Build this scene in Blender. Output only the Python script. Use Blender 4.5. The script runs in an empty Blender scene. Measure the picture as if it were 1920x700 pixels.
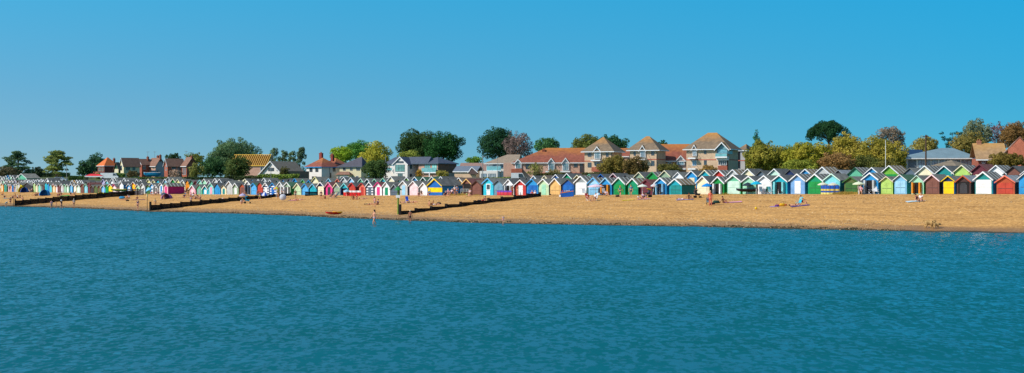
import bpy, bmesh, math, random
import numpy as np
from mathutils import Vector, Matrix
R = math.radians
F = 2638.0; HY = 345.0; CZ = 5.0          # focal length in photo pixels, horizon row, eye height above the water
# ------------------------------------------------------------------ camera, sky, sun, exposure
scn = bpy.context.scene
cam = bpy.data.cameras.new('camera'); camo = bpy.data.objects.new('camera', cam)
scn.collection.objects.link(camo); scn.camera = camo
camo.location = (0, 0, CZ); camo.rotation_euler = (R(90), 0, 0)
cam.sensor_width = 36; cam.lens = 36 * F / 1920; cam.shift_y = -5 / 1920
cam.clip_start = 0.5; cam.clip_end = 20000
SUN_AZ = R(244); SUN_EL = R(40)
w = bpy.data.worlds.new('World'); scn.world = w; w.use_nodes = True
nt = w.node_tree; N = nt.nodes; LK = nt.links
bg = N['Background']
sky = N.new('ShaderNodeTexSky'); sky.sky_type = 'NISHITA'; sky.sun_disc = False
sky.sun_elevation = SUN_EL; sky.sun_rotation = SUN_AZ
sky.air_density = 1.0; sky.dust_density = 0.35; sky.ozone_density = 3.0; sky.altitude = 0
tc = N.new('ShaderNodeTexCoord'); mp = N.new('ShaderNodeMapping'); mp.vector_type = 'POINT'
mp.inputs['Location'].default_value = (0, 0, 0.10); mp.inputs['Scale'].default_value = (1, 1, 1.7)
LK.new(tc.outputs['Generated'], mp.inputs['Vector'])
nm = N.new('ShaderNodeVectorMath'); nm.operation = 'NORMALIZE'
LK.new(mp.outputs[0], nm.inputs[0]); LK.new(nm.outputs[0], sky.inputs['Vector'])
tint = N.new('ShaderNodeMix'); tint.data_type = 'RGBA'; tint.blend_type = 'MULTIPLY'; tint.inputs[0].default_value = 1

sx = N.new('ShaderNodeSeparateXYZ'); nd = N.new('ShaderNodeVectorMath'); nd.operation = 'NORMALIZE'
LK.new(tc.outputs['Generated'], nd.inputs[0]); LK.new(nd.outputs[0], sx.inputs[0])
cr = N.new('ShaderNodeValToRGB'); LK.new(sx.outputs[2], cr.inputs[0]); e = cr.color_ramp.elements
e[0].position = 0.0; e[0].color = (.43, .595, .585, 1); e[1].position = .5; e[1].color = (.98, 1.12, 1.12, 1)
e.new(.06).color = (.34, .735, .76, 1); e.new(.135).color = (.21, 1.0, 1.04, 1)
az = N.new('ShaderNodeMapRange'); LK.new(sx.outputs[0], az.inputs[0]); az.inputs[1].default_value = -.35; az.inputs[2].default_value = .35
azc = N.new('ShaderNodeMix'); azc.data_type = 'RGBA'; LK.new(az.outputs[0], azc.inputs[0])
azc.inputs[6].default_value = (1.26, 1.03, 1.0, 1); azc.inputs[7].default_value = (.36, .85, .90, 1)
tm = N.new('ShaderNodeMix'); tm.data_type = 'RGBA'; tm.blend_type = 'MULTIPLY'; tm.inputs[0].default_value = 1
LK.new(cr.outputs[0], tm.inputs[6]); LK.new(azc.outputs[2], tm.inputs[7]); LK.new(tm.outputs[2], tint.inputs[7])
LK.new(sky.outputs[0], tint.inputs[6]); LK.new(tint.outputs[2], bg.inputs['Color'])
bg.inputs['Strength'].default_value = 0.15
sl = bpy.data.lights.new('sun', 'SUN'); sl.energy = 4.1; sl.angle = R(0.5); sl.color = (1, 0.94, 0.84)
so = bpy.data.objects.new('sun', sl); scn.collection.objects.link(so)
sd = Vector((math.sin(SUN_AZ) * math.cos(SUN_EL), math.cos(SUN_AZ) * math.cos(SUN_EL), math.sin(SUN_EL)))
so.rotation_euler = sd.to_track_quat('Z', 'Y').to_euler(); so.location = (0, 0, 60)
vs = scn.view_settings; vs.view_transform = 'Standard'; vs.look = 'None'; vs.exposure = 0.2; vs.gamma = 1; vs.use_curve_mapping = False
try: scn.cycles.max_bounces = 5
except Exception: pass
# ------------------------------------------------------------------ helpers
rnd = random.Random(7)
COL = scn.collection
ALB = 0.80
def lin(c):
    if isinstance(c, str): c = PAL[c]
    o = []
    for v in c:
        v = v / 255
        o.append(v / 12.92 if v <= .04045 else ((v + .055) / 1.055) ** 2.4)
    return o
PAL = dict(
 white=(246,246,246), cream=(244,232,196), pale_yellow=(236,226,150), yellow=(255,214,0), lemon=(232,232,40), orange=(242,150,30), tan=(232,186,116),
 salmon=(232,120,95), red=(200,56,50), brick_red=(196,70,50), rust=(186,84,50), maroon=(112,48,60), brown=(128,82,70), dark_brown=(78,52,48), black=(26,24,28), charcoal=(60,60,64),
 grey=(150,160,162), slate=(92,108,124), blue_grey=(120,155,175), dove=(196,198,196), pink=(240,170,190), pale_pink=(246,214,218), hot_pink=(236,60,140), magenta=(195,30,120),
 lilac=(190,180,220), sky_blue=(90,180,240), pale_blue=(160,212,240), powder_blue=(130,190,225), azure=(40,150,215), royal_blue=(20,105,190), cobalt=(20,90,175), navy=(20,45,95), cornflower=(120,170,222),
 cyan=(50,200,225), turquoise=(20,170,190), teal=(20,140,140), dark_teal=(14,88,92), aqua=(130,215,220), mint=(165,225,190), pale_mint=(205,238,220), sage=(150,175,145), pale_green=(196,222,180),
 lime=(180,215,110), apple=(120,180,60), green=(20,150,70), emerald=(0,150,105), bottle_green=(25,85,60), olive=(95,110,60), dark_green=(60,110,50), seagreen=(100,185,150),
 silver=(190,195,200), skin=(226,160,125), skin_dark=(170,105,75), sand=(210,170,110), wood=(70,55,42))
MATS = {}
def mat(name, c, rough=.7, var=.12, scale=1.5, bump=0, spec=.3, metal=0, kind='noise', c2=None, extra=None):
    key = (name, str(c), rough, var, scale, bump, kind, str(c2))
    if key in MATS: return MATS[key]
    m = bpy.data.materials.new(name); m.use_nodes = True; MATS[key] = m
    t = m.node_tree; b = t.nodes['Principled BSDF']
    l = [v * ALB for v in lin(c)]
    b.inputs['Roughness'].default_value = rough; b.inputs['Metallic'].default_value = metal
    b.inputs['Specular IOR Level'].default_value = spec
    co = t.nodes.new('ShaderNodeTexCoord')
    nz = t.nodes.new('ShaderNodeTexNoise'); nz.inputs['Scale'].default_value = scale; nz.inputs['Detail'].default_value = 4
    t.links.new(co.outputs['Object'], nz.inputs['Vector'])
    rp = t.nodes.new('ShaderNodeValToRGB')
    if c2 is None: a = [v * (1 - var) for v in l]; d = [min(.95, v * (1 + var)) for v in l]
    else: a = l; d = [v * ALB for v in lin(c2)]
    rp.color_ramp.elements[0].position = .35; rp.color_ramp.elements[1].position = .65
    rp.color_ramp.elements[0].color = (*a, 1); rp.color_ramp.elements[1].color = (*d, 1)
    t.links.new(nz.outputs[0], rp.inputs[0]); out = rp.outputs[0]
    if kind in ('boards', 'stripe', 'tile', 'planks'):
        wv = t.nodes.new('ShaderNodeTexWave'); wv.wave_profile = 'SAW'
        wv.bands_direction = {'boards': 'X', 'stripe': 'Y', 'tile': 'Z', 'planks': 'Z'}[kind]
        wv.inputs['Scale'].default_value = {'boards': 2.4, 'stripe': .33, 'tile': 1.0, 'planks': 1.6}[kind]
        t.links.new(co.outputs['Object'], wv.inputs['Vector'])
        r2 = t.nodes.new('ShaderNodeValToRGB'); r2.color_ramp.interpolation = 'CONSTANT' if kind == 'stripe' else 'LINEAR'
        e = r2.color_ramp.elements
        if kind == 'stripe':
            e[0].color = (0, 0, 0, 1); e[1].position = .78; e[1].color = (1, 1, 1, 1)
            mx = t.nodes.new('ShaderNodeMix'); mx.data_type = 'RGBA'; mx.blend_type = 'MIX'
            t.links.new(r2.outputs[0], mx.inputs[0]); t.links.new(out, mx.inputs[6]); mx.inputs[7].default_value = (.5, .5, .46, 1)
        else:
            e[0].color = (.72, .72, .72, 1); e[1].position = .12; e[1].color = (1, 1, 1, 1)
            mx = t.nodes.new('ShaderNodeMix'); mx.data_type = 'RGBA'; mx.blend_type = 'MULTIPLY'; mx.inputs[0].default_value = .9
            t.links.new(out, mx.inputs[6]); t.links.new(r2.outputs[0], mx.inputs[7])
        t.links.new(wv.outputs[0], r2.inputs[0]); out = mx.outputs[2]
    if kind == 'brick':
        sc = t.nodes.new('ShaderNodeTexNoise'); sc.inputs['Scale'].default_value = 9; sc.inputs['Detail'].default_value = 2
        t.links.new(co.outputs['Object'], sc.inputs['Vector'])
        mr = t.nodes.new('ShaderNodeMapRange'); mr.inputs[1].default_value = .3; mr.inputs[2].default_value = .7; mr.inputs[3].default_value = .75; mr.inputs[4].default_value = 1.2
        t.links.new(sc.outputs[0], mr.inputs[0])
        mx = t.nodes.new('ShaderNodeMix'); mx.data_type = 'RGBA'; mx.blend_type = 'MULTIPLY'; mx.inputs[0].default_value = 1
        t.links.new(out, mx.inputs[6]); t.links.new(mr.outputs[0], mx.inputs[7]); out = mx.outputs[2]
    if extra: out = extra(t, co, out)
    t.links.new(out, b.inputs['Base Color'])
    if bump:
        bp = t.nodes.new('ShaderNodeBump'); bp.inputs['Strength'].default_value = bump; bp.inputs['Distance'].default_value = .05
        t.links.new(nz.outputs[0], bp.inputs['Height']); t.links.new(bp.outputs[0], b.inputs['Normal'])
    return m
class MB:
    def __init__(s): s.v = []; s.f = []
    def poly(s, pts):
        k = len(s.v); s.v += [tuple(p) for p in pts]; s.f.append(tuple(range(k, k + len(pts)))); return s
    def box(s, x0, x1, y0, y1, z0, z1):
        k = len(s.v)
        s.v += [(x0,y0,z0),(x1,y0,z0),(x1,y1,z0),(x0,y1,z0),(x0,y0,z1),(x1,y0,z1),(x1,y1,z1),(x0,y1,z1)]
        s.f += [tuple(k + i for i in q) for q in ((3,2,1,0),(4,5,6,7),(0,1,5,4),(1,2,6,5),(2,3,7,6),(3,0,4,7))]; return s
    def prism(s, prof, y0, y1):               # profile in x,z (counter-clockwise seen from the front), extruded along y
        n = len(prof); k = len(s.v)
        s.v += [(x, y0, z) for x, z in prof] + [(x, y1, z) for x, z in prof]
        s.f.append(tuple(k + i for i in range(n))); s.f.append(tuple(k + n + i for i in reversed(range(n))))
        for i in range(n):
            j = (i + 1) % n; s.f.append((k + i, k + n + i, k + n + j, k + j))
        return s
    def tube(s, p, q, r0, r1=None, n=6):
        p = Vector(p); q = Vector(q); r1 = r0 if r1 is None else r1
        d = (q - p); 
        if d.length < 1e-6: return s
        d.normalize(); a = d.orthogonal().normalized(); b = d.cross(a); k = len(s.v)
        for c, r in ((p, r0), (q, r1)):
            for i in range(n):
                t = 2 * math.pi * i / n; s.v.append(tuple(c + a * (r * math.cos(t)) + b * (r * math.sin(t))))
        for i in range(n): j = (i + 1) % n; s.f.append((k + i, k + j, k + n + j, k + n + i))
        s.f.append(tuple(k + i for i in reversed(range(n)))); s.f.append(tuple(k + n + i for i in range(n))); return s
    def lathe(s, prof, n=12, c=(0,0,0)):
        k = len(s.v); m = len(prof)
        for r, z in prof:
            for i in range(n):
                t = 2 * math.pi * i / n; s.v.append((c[0] + r * math.cos(t), c[1] + r * math.sin(t), c[2] + z))
        for a in range(m - 1):
            for i in range(n): j = (i + 1) % n; s.f.append((k + a*n + i, k + a*n + j, k + a*n + n + j, k + a*n + n + i))
        return s
    def ell(s, c, r, n=10, m=6):
        prof = [(max(.001, math.cos(t)), math.sin(t)) for t in [math.pi * (i / m - .5) for i in range(m + 1)]]
        k = len(s.v); s.lathe(prof, n)
        for i in range(k, len(s.v)):
            x, y, z = s.v[i]; s.v[i] = (c[0] + x * r[0], c[1] + y * r[1], c[2] + z * r[2])
        return s
    def build(s, name, m, parent=None, smooth=False):
        me = bpy.data.meshes.new(name); me.from_pydata(s.v, [], s.f)
        if m: me.materials.append(m)
        if smooth: me.polygons.foreach_set('use_smooth', [True] * len(me.polygons))
        me.update(); o = bpy.data.objects.new(name, me); COL.objects.link(o)
        if parent: o.parent = parent
        return o
def tag(o, label=None, cat=None, group=None, kind=None):
    if label: o['label'] = label
    if cat: o['category'] = cat
    if group: o['group'] = group
    if kind: o['kind'] = kind
    return o
def empty(name, loc, rz=0, label=None, cat=None, group=None):
    o = bpy.data.objects.new(name, None); COL.objects.link(o); o.empty_display_size = .3
    o.location = loc; o.rotation_euler = (0, 0, rz); return tag(o, label, cat, group)
# ------------------------------------------------------------------ shore frame: s runs along the hut row, q runs inland
A0 = R(45.4); CA, SA = math.cos(A0), math.sin(A0)
HUTROT = -A0
def ax(px): return (px - 960) / F
def interp(x, xs, ys): return float(np.interp(x, xs, ys))
Q0 = SA * 65.7 + CA * 180.5
def sq(x, y): return CA * x - SA * y, SA * x + CA * y
def xy(s, q): return CA * s + SA * q, -SA * s + CA * q
def rowpt(px, q):
    a = ax(px); Y = q / (SA * a + CA); return a * Y, Y
def s_of(px, q=Q0): return sq(*rowpt(px, q))[0]
ZT = [(-200,2.8),(0,2.8),(300,2.6),(700,2.72),(1100,3.12),(1400,3.46),(1900,3.66),(2100,3.7)]
WT = [(-150,384),(0,387),(130,390),(280,397),(420,400),(560,405),(640,409),(760,413.5),(880,418),(1060,421.5),(1280,425),(1500,430),(1600,432),(1920,437.5),(2100,441)]
zs = [s_of(p) for p, _ in ZT]; zv = [z for _, z in ZT]
ws, wq = [], []
for p, y in WT:
    Y = CZ * F / (y - HY); s_, q_ = sq(ax(p) * Y, Y); ws.append(s_); wq.append(Q0 - q_)
def sm(a, b, x):
    t = np.clip((x - a) / (b - a), 0, 1); return t * t * (3 - 2 * t)
def height(X, Y):
    X = np.asarray(X, float); Y = np.asarray(Y, float)
    s = CA * X - SA * Y; t = Q0 - (SA * X + CA * Y)
    zb = np.interp(s, zs, zv); W = np.interp(s, ws, wq)
    x = np.clip((t - 1.5) / (W - 1.5), 0, None)
    z = zb * (1 - x * (0.86 + .14 * np.clip(x, 0, 1)))
    z = np.where(x > 1, -(t - W) * .06, z); z = np.maximum(z, -2.5)
    z = z + np.where((x > .02) & (x < .9), .045 * np.sin(t * 1.1 + 1.6 * np.sin(s * .06)) * np.sin(math.pi * np.clip(x, 0, 1)), 0)
    z = z + .045 * np.clip(1 - abs(x - 1) * 3, 0, 1) * (np.sin(s * .33) + np.sin(s * .83 + 1) + .7 * np.sin(s * 1.9 + 2 * np.sin(s * .2)))
    back = 5.3 + 2.7 * np.clip((Y - 330) / 290, 0, 1) ** 1.5
    zz = zb + .9 * sm(3.4, 5.4, -t); zz = zz + (np.maximum(back, zz) - zz) * sm(16, 60, -t)
    return np.where(t < 1.5, zz, z)
def gz(x, y): return float(height(x, y))
def hit(px, py, water=False):
    if water:
        Y = CZ * F / (py - HY); return Vector((ax(px) * Y, Y, min(0, gz(ax(px) * Y, Y))))
    Ys = np.arange(95, 500, .1); xs = ax(px) * Ys; zr = CZ - (py - HY) / F * Ys
    k = int(np.argmax(((SA * xs + CA * Ys) > Q0 - .7) | (height(xs, Ys) >= zr))); Y = float(Ys[k])
    return Vector((ax(px) * Y, Y, gz(ax(px) * Y, Y)))
def zat(py, Y): return CZ + (HY - py) / F * Y
def on(px, Y): return Vector((ax(px) * Y, Y, gz(ax(px) * Y, Y)))
# ------------------------------------------------------------------ ground
def build_ground():
    S = np.concatenate([[-9000,-5000,-2500,-1400,-900], np.arange(-640, 170, 1.8), [180,220,300,500,1000,3000]])
    T = np.concatenate([[70, 60], np.arange(56, -8, -.55), np.arange(-8, -80, -2.5), [-95,-115,-140,-180,-240,-320,-450,-700,-1200,-2500,-6000,-12000]])
    SS, TT = np.meshgrid(S, T, indexing='ij'); QQ = Q0 - TT
    X = CA * SS + SA * QQ; Y = -SA * SS + CA * QQ; Z = height(X, Y)
    rg = np.random.RandomState(3); fine = (TT > 1) & (Z > .1)
    Z = Z + fine * rg.uniform(-.018, .018, Z.shape)
    V = np.stack([X, Y, Z], -1).reshape(-1, 3); ns, nt_ = SS.shape
    i = np.arange(ns - 1)[:, None] * nt_ + np.arange(nt_ - 1)[None]
    Fc = np.stack([i, i + 1, i + nt_ + 1, i + nt_], -1).reshape(-1, 4)
    me = bpy.data.meshes.new('beach'); me.from_pydata(V.tolist(), [], Fc.tolist())
    m = bpy.data.materials.new('sand'); m.use_nodes = True; t = m.node_tree; b = t.nodes['Principled BSDF']
    n = t.nodes.new; L = t.links.new
    geo = n('ShaderNodeNewGeometry'); sep = n('ShaderNodeSeparateXYZ'); L(geo.outputs['Position'], sep.inputs[0])
    mpp = n('ShaderNodeMapping'); mpp.inputs['Rotation'].default_value = (0, 0, A0); L(geo.outputs['Position'], mpp.inputs[0])
    def noise(sc, det, stretch=None, rough=.6):
        q = n('ShaderNodeTexNoise'); q.inputs['Scale'].default_value = sc; q.inputs['Detail'].default_value = det; q.inputs['Roughness'].default_value = rough
        if stretch:
            k = n('ShaderNodeMapping'); k.inputs['Scale'].default_value = stretch; L(mpp.outputs[0], k.inputs[0]); L(k.outputs[0], q.inputs['Vector'])
        else: L(geo.outputs['Position'], q.inputs['Vector'])
        return q.outputs[0]
    def ramp(src, stops):
        r = n('ShaderNodeValToRGB'); L(src, r.inputs[0]); e = r.color_ramp.elements
        while len(e) < len(stops): e.new(.5)
        for q, (p, c) in zip(e, stops): q.position = p; q.color = (*c, 1) if not isinstance(c, (int, float)) else (c, c, c, 1)
        return r.outputs[0]
    def mix(f, a, c, mode='MIX'):
        k = n('ShaderNodeMix'); k.data_type = 'RGBA'; k.blend_type = mode
        if isinstance(f, (int, float)): k.inputs[0].default_value = f
        else: L(f, k.inputs[0])
        for s_, val in ((6, a), (7, c)):
            if isinstance(val, tuple): k.inputs[s_].default_value = (*val, 1)
            else: L(val, k.inputs[s_])
        return k.outputs[2]
    big = noise(.12, 4, (1, 2.5, 1)); grain = noise(2.6, 6, (1.1, 1.1, 1), .8); streak = noise(.7, 6, (.22, 1.1, 1), .75)
    base = ramp(grain, [(.36, (.28,.135,.040)), (.5, (.54,.285,.085)), (.64, (.80,.46,.16))])
    base = mix(.6, base, ramp(streak, [(.36, (.62,.56,.5)), (.5, (1,1,1)), (.66, (1.18,1.16,1.12))]), 'MULTIPLY')
    base = mix(.5, base, ramp(big, [(.35, (.82,.8,.78)), (.65, (1.1,1.1,1.08))]), 'MULTIPLY')
    # seaweed and debris along old tide lines
    specks = noise(1.7, 5, (.35, 2.2, 1), .8)
    base = mix(ramp(specks, [(.62, 0.), (.68, .85)]), base, (.12,.07,.03))
    # damp sand, shingle and dark weed near the water
    dz = n('ShaderNodeMath'); dz.operation = 'MULTIPLY_ADD'; L(noise(.25, 4, (.3, 1.5, 1)), dz.inputs[0]); dz.inputs[1].default_value = .9; L(sep.outputs[2], dz.inputs[2])
    wet = ramp(dz.outputs[0], [(.50, 1.), (.80, .8), (2.0, 0.)])
    shing = ramp(noise(6, 3, (1, 2, 1), .8), [(.35, (.10,.055,.025)), (.55, (.30,.17,.075)), (.70, (.62,.48,.30))])
    base = mix(wet, base, mix(.5, (.27,.130,.040), shing))
    weed = n('ShaderNodeMath'); weed.operation = 'MULTIPLY_ADD'; L(noise(.5, 4, (.25, 2, 1), .8), weed.inputs[0]); weed.inputs[1].default_value = .42; L(sep.outputs[2], weed.inputs[2])
    base = mix(ramp(weed.outputs[0], [(.27, 1.), (.33, 0.)]), base, (.05,.045,.018))
    # grass and tarmac inland
    gt = noise(.7, 6)
    land = ramp(gt, [(.35, (.05,.075,.022)), (.55, (.10,.12,.04)), (.7, (.19,.17,.07))])
    dq = n('ShaderNodeVectorMath'); dq.operation = 'DOT_PRODUCT'; L(geo.outputs['Position'], dq.inputs[0]); dq.inputs[1].default_value = (SA, CA, 0)
    mr = n('ShaderNodeMapRange'); L(dq.outputs['Value'], mr.inputs[0]); mr.inputs[1].default_value = Q0 + 3.5; mr.inputs[2].default_value = Q0 + 6
    base = mix(mr.outputs[0], base, land)
    L(base, b.inputs['Base Color']); 
    rr = n('ShaderNodeMapRange'); L(wet, rr.inputs[0]); rr.inputs[3].default_value = .95; rr.inputs[4].default_value = .55; L(rr.outputs[0], b.inputs['Roughness'])
    b.inputs['Specular IOR Level'].default_value = .2
    h = None
    for sc, k in ((1.1, .55), (3.5, .6)):
        q = noise(sc, 4, (1, 1, 1), .75).node.outputs[1]
        m1 = n('ShaderNodeVectorMath'); m1.operation = 'SUBTRACT'; L(q, m1.inputs[0]); m1.inputs[1].default_value = (.5, .5, .5)
        m2 = n('ShaderNodeVectorMath'); m2.operation = 'MULTIPLY_ADD'; L(m1.outputs[0], m2.inputs[0]); m2.inputs[1].default_value = (k, k, 0)
        L(geo.outputs['Normal'] if h is None else h, m2.inputs[2]); h = m2.outputs[0]
    nn = n('ShaderNodeVectorMath'); nn.operation = 'NORMALIZE'; L(h, nn.inputs[0]); L(nn.outputs[0], b.inputs['Normal'])
    me.materials.append(m); me.polygons.foreach_set('use_smooth', [True] * len(me.polygons))
    o = bpy.data.objects.new('beach', me); COL.objects.link(o); tag(o, kind='structure', label='orange shingle beach and the grassy land behind it')
build_ground()
WK = 3.4; WO = .19
def build_water():
    me = bpy.data.meshes.new('sea')
    me.from_pydata([(-6000,-2000,0),(6000,-2000,0),(6000,3000,0),(-6000,3000,0)], [], [(0,1,2,3)])
    m = bpy.data.materials.new('sea_water'); m.use_nodes = True; t = m.node_tree; b = t.nodes['Principled BSDF']; n = t.nodes.new; L = t.links.new
    b.inputs['Roughness'].default_value = .1; b.inputs['IOR'].default_value = 1.33; b.inputs['Specular IOR Level'].default_value = .5
    geo = n('ShaderNodeNewGeometry')
    def noise(sc, det, st, rough=.6, dist=0):
        k = n('ShaderNodeMapping'); k.inputs['Scale'].default_value = st; k.inputs['Rotation'].default_value = (0, 0, R(6)); L(geo.outputs['Position'], k.inputs[0])
        q = n('ShaderNodeTexNoise'); q.inputs['Scale'].default_value = sc; q.inputs['Detail'].default_value = det; q.inputs['Roughness'].default_value = rough; q.inputs['Distortion'].default_value = dist
        L(k.outputs[0], q.inputs['Vector']); return q.outputs[0]
    cr = n('ShaderNodeValToRGB'); L(noise(.07, 3, (.6, 1.4, 1)), cr.inputs[0])
    cr.color_ramp.elements[0].position = .35; cr.color_ramp.elements[0].color = (.003,.106,.128,1)
    cr.color_ramp.elements[1].position = .7; cr.color_ramp.elements[1].color = (.004,.122,.162,1)
    def vnoise(sc, det, st, k, prev=None):
        q = noise(sc, det, st, .55, .25).node.outputs[1]
        m1 = n('ShaderNodeVectorMath'); m1.operation = 'SUBTRACT'; L(q, m1.inputs[0]); m1.inputs[1].default_value = (.5, .5, .5)
        m2 = n('ShaderNodeVectorMath'); m2.operation = 'MULTIPLY_ADD'; L(m1.outputs[0], m2.inputs[0]); m2.inputs[1].default_value = (k * .12, k, 0)
        if prev is None: m2.inputs[2].default_value = (0, 0, 1)
        else: L(prev, m2.inputs[2])
        return m2.outputs[0]
    h = vnoise(4.4, 3, (1.0, .5, 1), WK * 1.6)
    h = vnoise(1.7, 2, (.9, .36, 1), WK * .6, h)
    h = vnoise(.6, 2, (.7, .25, 1), WK * .28, h)
    # only facets leaning towards the open water can be seen at this low angle
    sp = n('ShaderNodeSeparateXYZ'); L(h, sp.inputs[0]); ab = n('ShaderNodeMath'); ab.operation = 'SUBTRACT'; L(sp.outputs[1], ab.inputs[0]); ab.inputs[1].default_value = WO
    ng = n('ShaderNodeMath'); ng.operation = 'MINIMUM'; L(ab.outputs[0], ng.inputs[0]); ng.inputs[1].default_value = -.05
    cb = n('ShaderNodeCombineXYZ'); L(sp.outputs[0], cb.inputs[0]); L(ng.outputs[0], cb.inputs[1]); cb.inputs[2].default_value = 1
    nn = n('ShaderNodeVectorMath'); nn.operation = 'NORMALIZE'; L(cb.outputs[0], nn.inputs[0])
    df = n('ShaderNodeBsdfDiffuse'); L(cr.outputs[0], df.inputs[0]); gl = n('ShaderNodeBsdfGlossy'); gl.inputs['Roughness'].default_value = .06; L(nn.outputs[0], gl.inputs['Normal'])
    fr = n('ShaderNodeFresnel'); fr.inputs[0].default_value = 1.33; L(nn.outputs[0], fr.inputs['Normal'])
    ms = n('ShaderNodeMixShader'); L(fr.outputs[0], ms.inputs[0]); L(df.outputs[0], ms.inputs[1]); L(gl.outputs[0], ms.inputs[2])
    L(ms.outputs[0], t.nodes['Material Output'].inputs['Surface']); t.nodes.remove(b)
    me.materials.append(m); o = bpy.data.objects.new('sea', me); COL.objects.link(o); tag(o, kind='structure', label='rippled blue green sea')
build_water()
# ------------------------------------------------------------------ beach huts
ROOF = {'g': ('roofing_felt', (134,132,122)), 'k': ('dark_felt', (108,108,104)), 'b': ('brown_felt', (140,122,104)), 'm': ('maroon_felt', (132,84,78)),
        'n': ('green_felt', (82,120,92)), 's': ('battened_felt', (120,116,106)), 't': ('battened_brown_felt', (146,126,98)), 'w': ('light_felt', (160,165,168))}
def roofmat(c):
    n_, col = ROOF[c]
    return mat(n_, col, .85, .22, 1.2, kind='stripe' if c in 'st' else 'noise')
BWK = 1.0
def paint(c, boards=True): return mat('painted_boards_' + c, c, .65, .16, 1.1, kind='boards' if boards else 'noise')
def hut(x, y, z, wd, H, dep, wall, trim, door, dcol, roof, side=None, pitch=.74, extra=''):
    """x,y = middle of the front wall; H = ridge height"""
    r = empty('beach_hut', (x, y, z), HUTROT)
    hw = wd / 2; rise = min(hw * pitch, H * .42); he = H - rise
    q = MB(); q.prism([(-hw, -.6), (hw, -.6), (hw, he), (0, H - .03), (-hw, he)], 0, dep); q.build('wall', paint(wall), r)
    if side:
        MB().box(hw + .004, hw + .03, .03, dep - .03, -.2, he - .05).build('side_paint_and_shade', paint(side), r)  # side colour: own paint on some huts, painted shade on others
    o = .17; k = rise / hw; th = .07
    q = MB()
    for sg in (-1, 1):
        a = (0, H + .02); b_ = (sg * (hw + o), H + .02 - k * (hw + o)); c = (sg * (hw + o), b_[1] + th); d = (0, a[1] + th)
        pr = [a, b_, c, d]
        if sg < 0: pr = pr[::-1]
        q.prism(pr[::-1], -.24, dep + .12)
    q.build('roof', roofmat(roof), r)
    if trim != 'none':
        q = MB(); bw = (.17 if wd > 1.95 else .10) * BWK
        for sg in (-1, 1):
            a = (0, H + .10); b_ = (sg * (hw + o + .03), H + .10 - k * (hw + o + .03)); c = (b_[0], b_[1] - bw); d = (0, a[1] - bw * 1.12)
            pr = [a, b_, c, d]
            if sg < 0: pr = pr[::-1]
            q.prism(pr[::-1], -.29, -.243)
        q.build('bargeboard', paint(trim, False), r)
    hd = he - .12
    def leaf(x0, x1, z0, z1, col, d=.035, name='door', par=r):
        return MB().box(x0, x1, -d, -.003, z0, z1).build(name, paint(col), par)
    dk = mat('interior_shade', (34, 30, 30), .9, .2)  # near-black panel paints the shade inside hut doorways, no room behind
    if door == 'd':
        p = leaf(-hw * .42, hw * .42, .08, hd, dcol); MB().box(hw * .25, hw * .33, -.05, -.036, 1.0, 1.08).build('handle', mat('iron', 'charcoal', .5), p)
    elif door == 'D':
        for x0, x1 in ((-hw * .8, -.012), (.012, hw * .8)):
            p = leaf(x0, x1, .08, hd, dcol)
            MB().box(min(x0, x1) + .03, max(x0, x1) - .03, -.05, -.036, hd * .48, hd * .48 + .05).build('hinge_strap', mat('iron', 'charcoal', .5), p)
    elif door == 'w':
        leaf(-hw * .88, hw * .88, .06, hd * .5, dcol, name='lower_shutter'); leaf(-hw * .88, hw * .88, hd * .5 + .04, hd + .06, dcol, name='upper_shutter')
    elif door == 'o':
        MB().box(-hw * .45, hw * .45, -.02, -.003, .08, hd).build('doorway', dk, r)
        q = MB(); q.v = []; ang = R(100)
        for sg in (-1, 1):
            q = MB(); x0 = sg * hw * .46; x1 = x0 + sg * hw * .22
            q.box(min(x0, x1), max(x0, x1), -.5, -.04, .08, hd); q.build('door', paint(dcol), r)
    elif door == 'p':
        leaf(-hw * .36, hw * .36, .05, hd * .42, dcol, name='lower_door')
        f = leaf(-hw * .42, hw * .42, hd * .46, hd, 'white', name='window')
        MB().box(-hw * .32, hw * .32, -.05, -.037, hd * .52, hd * .93).build('pane', mat('hut_glass', (70, 80, 85), .12, .2, spec=.6), f)
    elif door == 'b':
        MB().box(-hw * .8, hw * .8, -.02, -.003, .1, he * .98).build('doorway', dk, r)
        q = MB(); n_ = 5; pts = [(-hw * .55, .1), (hw * .55, .1), (hw * .5, hd * .75), (hw * .25, hd * .95), (-hw * .25, hd * .95), (-hw * .5, hd * .75)]
        q.prism(pts, -.06, -.025); q.build('door', paint(dcol), r)
    elif door == 'h':      # white panel in the gable wall
        MB().box(-hw * .5, hw * .5, -.05, -.004, he * .42, he * .86).build('shutter', paint(dcol), r)
    elif door == 'r':      # raised open porch with rails
        MB().box(-hw * .85, hw * .85, -.02, -.003, .5, he).build('doorway', dk, r)
        q = MB()
        for zz in (.75, 1.1): q.box(-hw * .95, hw * .95, -.55, -.5, zz, zz + .07)
        for xx in (-.95, -.4, .4, .95): q.box(hw * xx - .03, hw * xx + .03, -.6, -.55, -.2, 1.2)
        q.build('railing', paint('dove', False), r)
    if extra == 'stripes':
        q = MB()
        for i in range(4): q.box(-hw * .97, hw * .97, -.03, -.004, .15 + i * .5, .38 + i * .5)
        q.build('stripe_boards', paint(dcol, False), r)
        MB().box(-hw * .42, hw * .42, -.05, -.032, .05, hd).build('door', paint(wall), r)
    if extra == 'band':
        MB().box(-hw, hw, -.02, -.004, hd * .35, hd * .85).build('yellow_band', paint('yellow', False), r)
        MB().box(hw + .004, hw + .02, 0, dep * .62, hd * .35, hd * .85).build('yellow_band', paint('yellow', False), r)
    if extra == 'panel':
        q = MB(); q.prism([(-hw * .7, he * .3), (hw * .7, he * .3), (hw * .7, he), (0, H - .25), (-hw * .7, he)][::1], -.02, -.004); q.build('gable_panel', paint(dcol), r)
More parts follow.
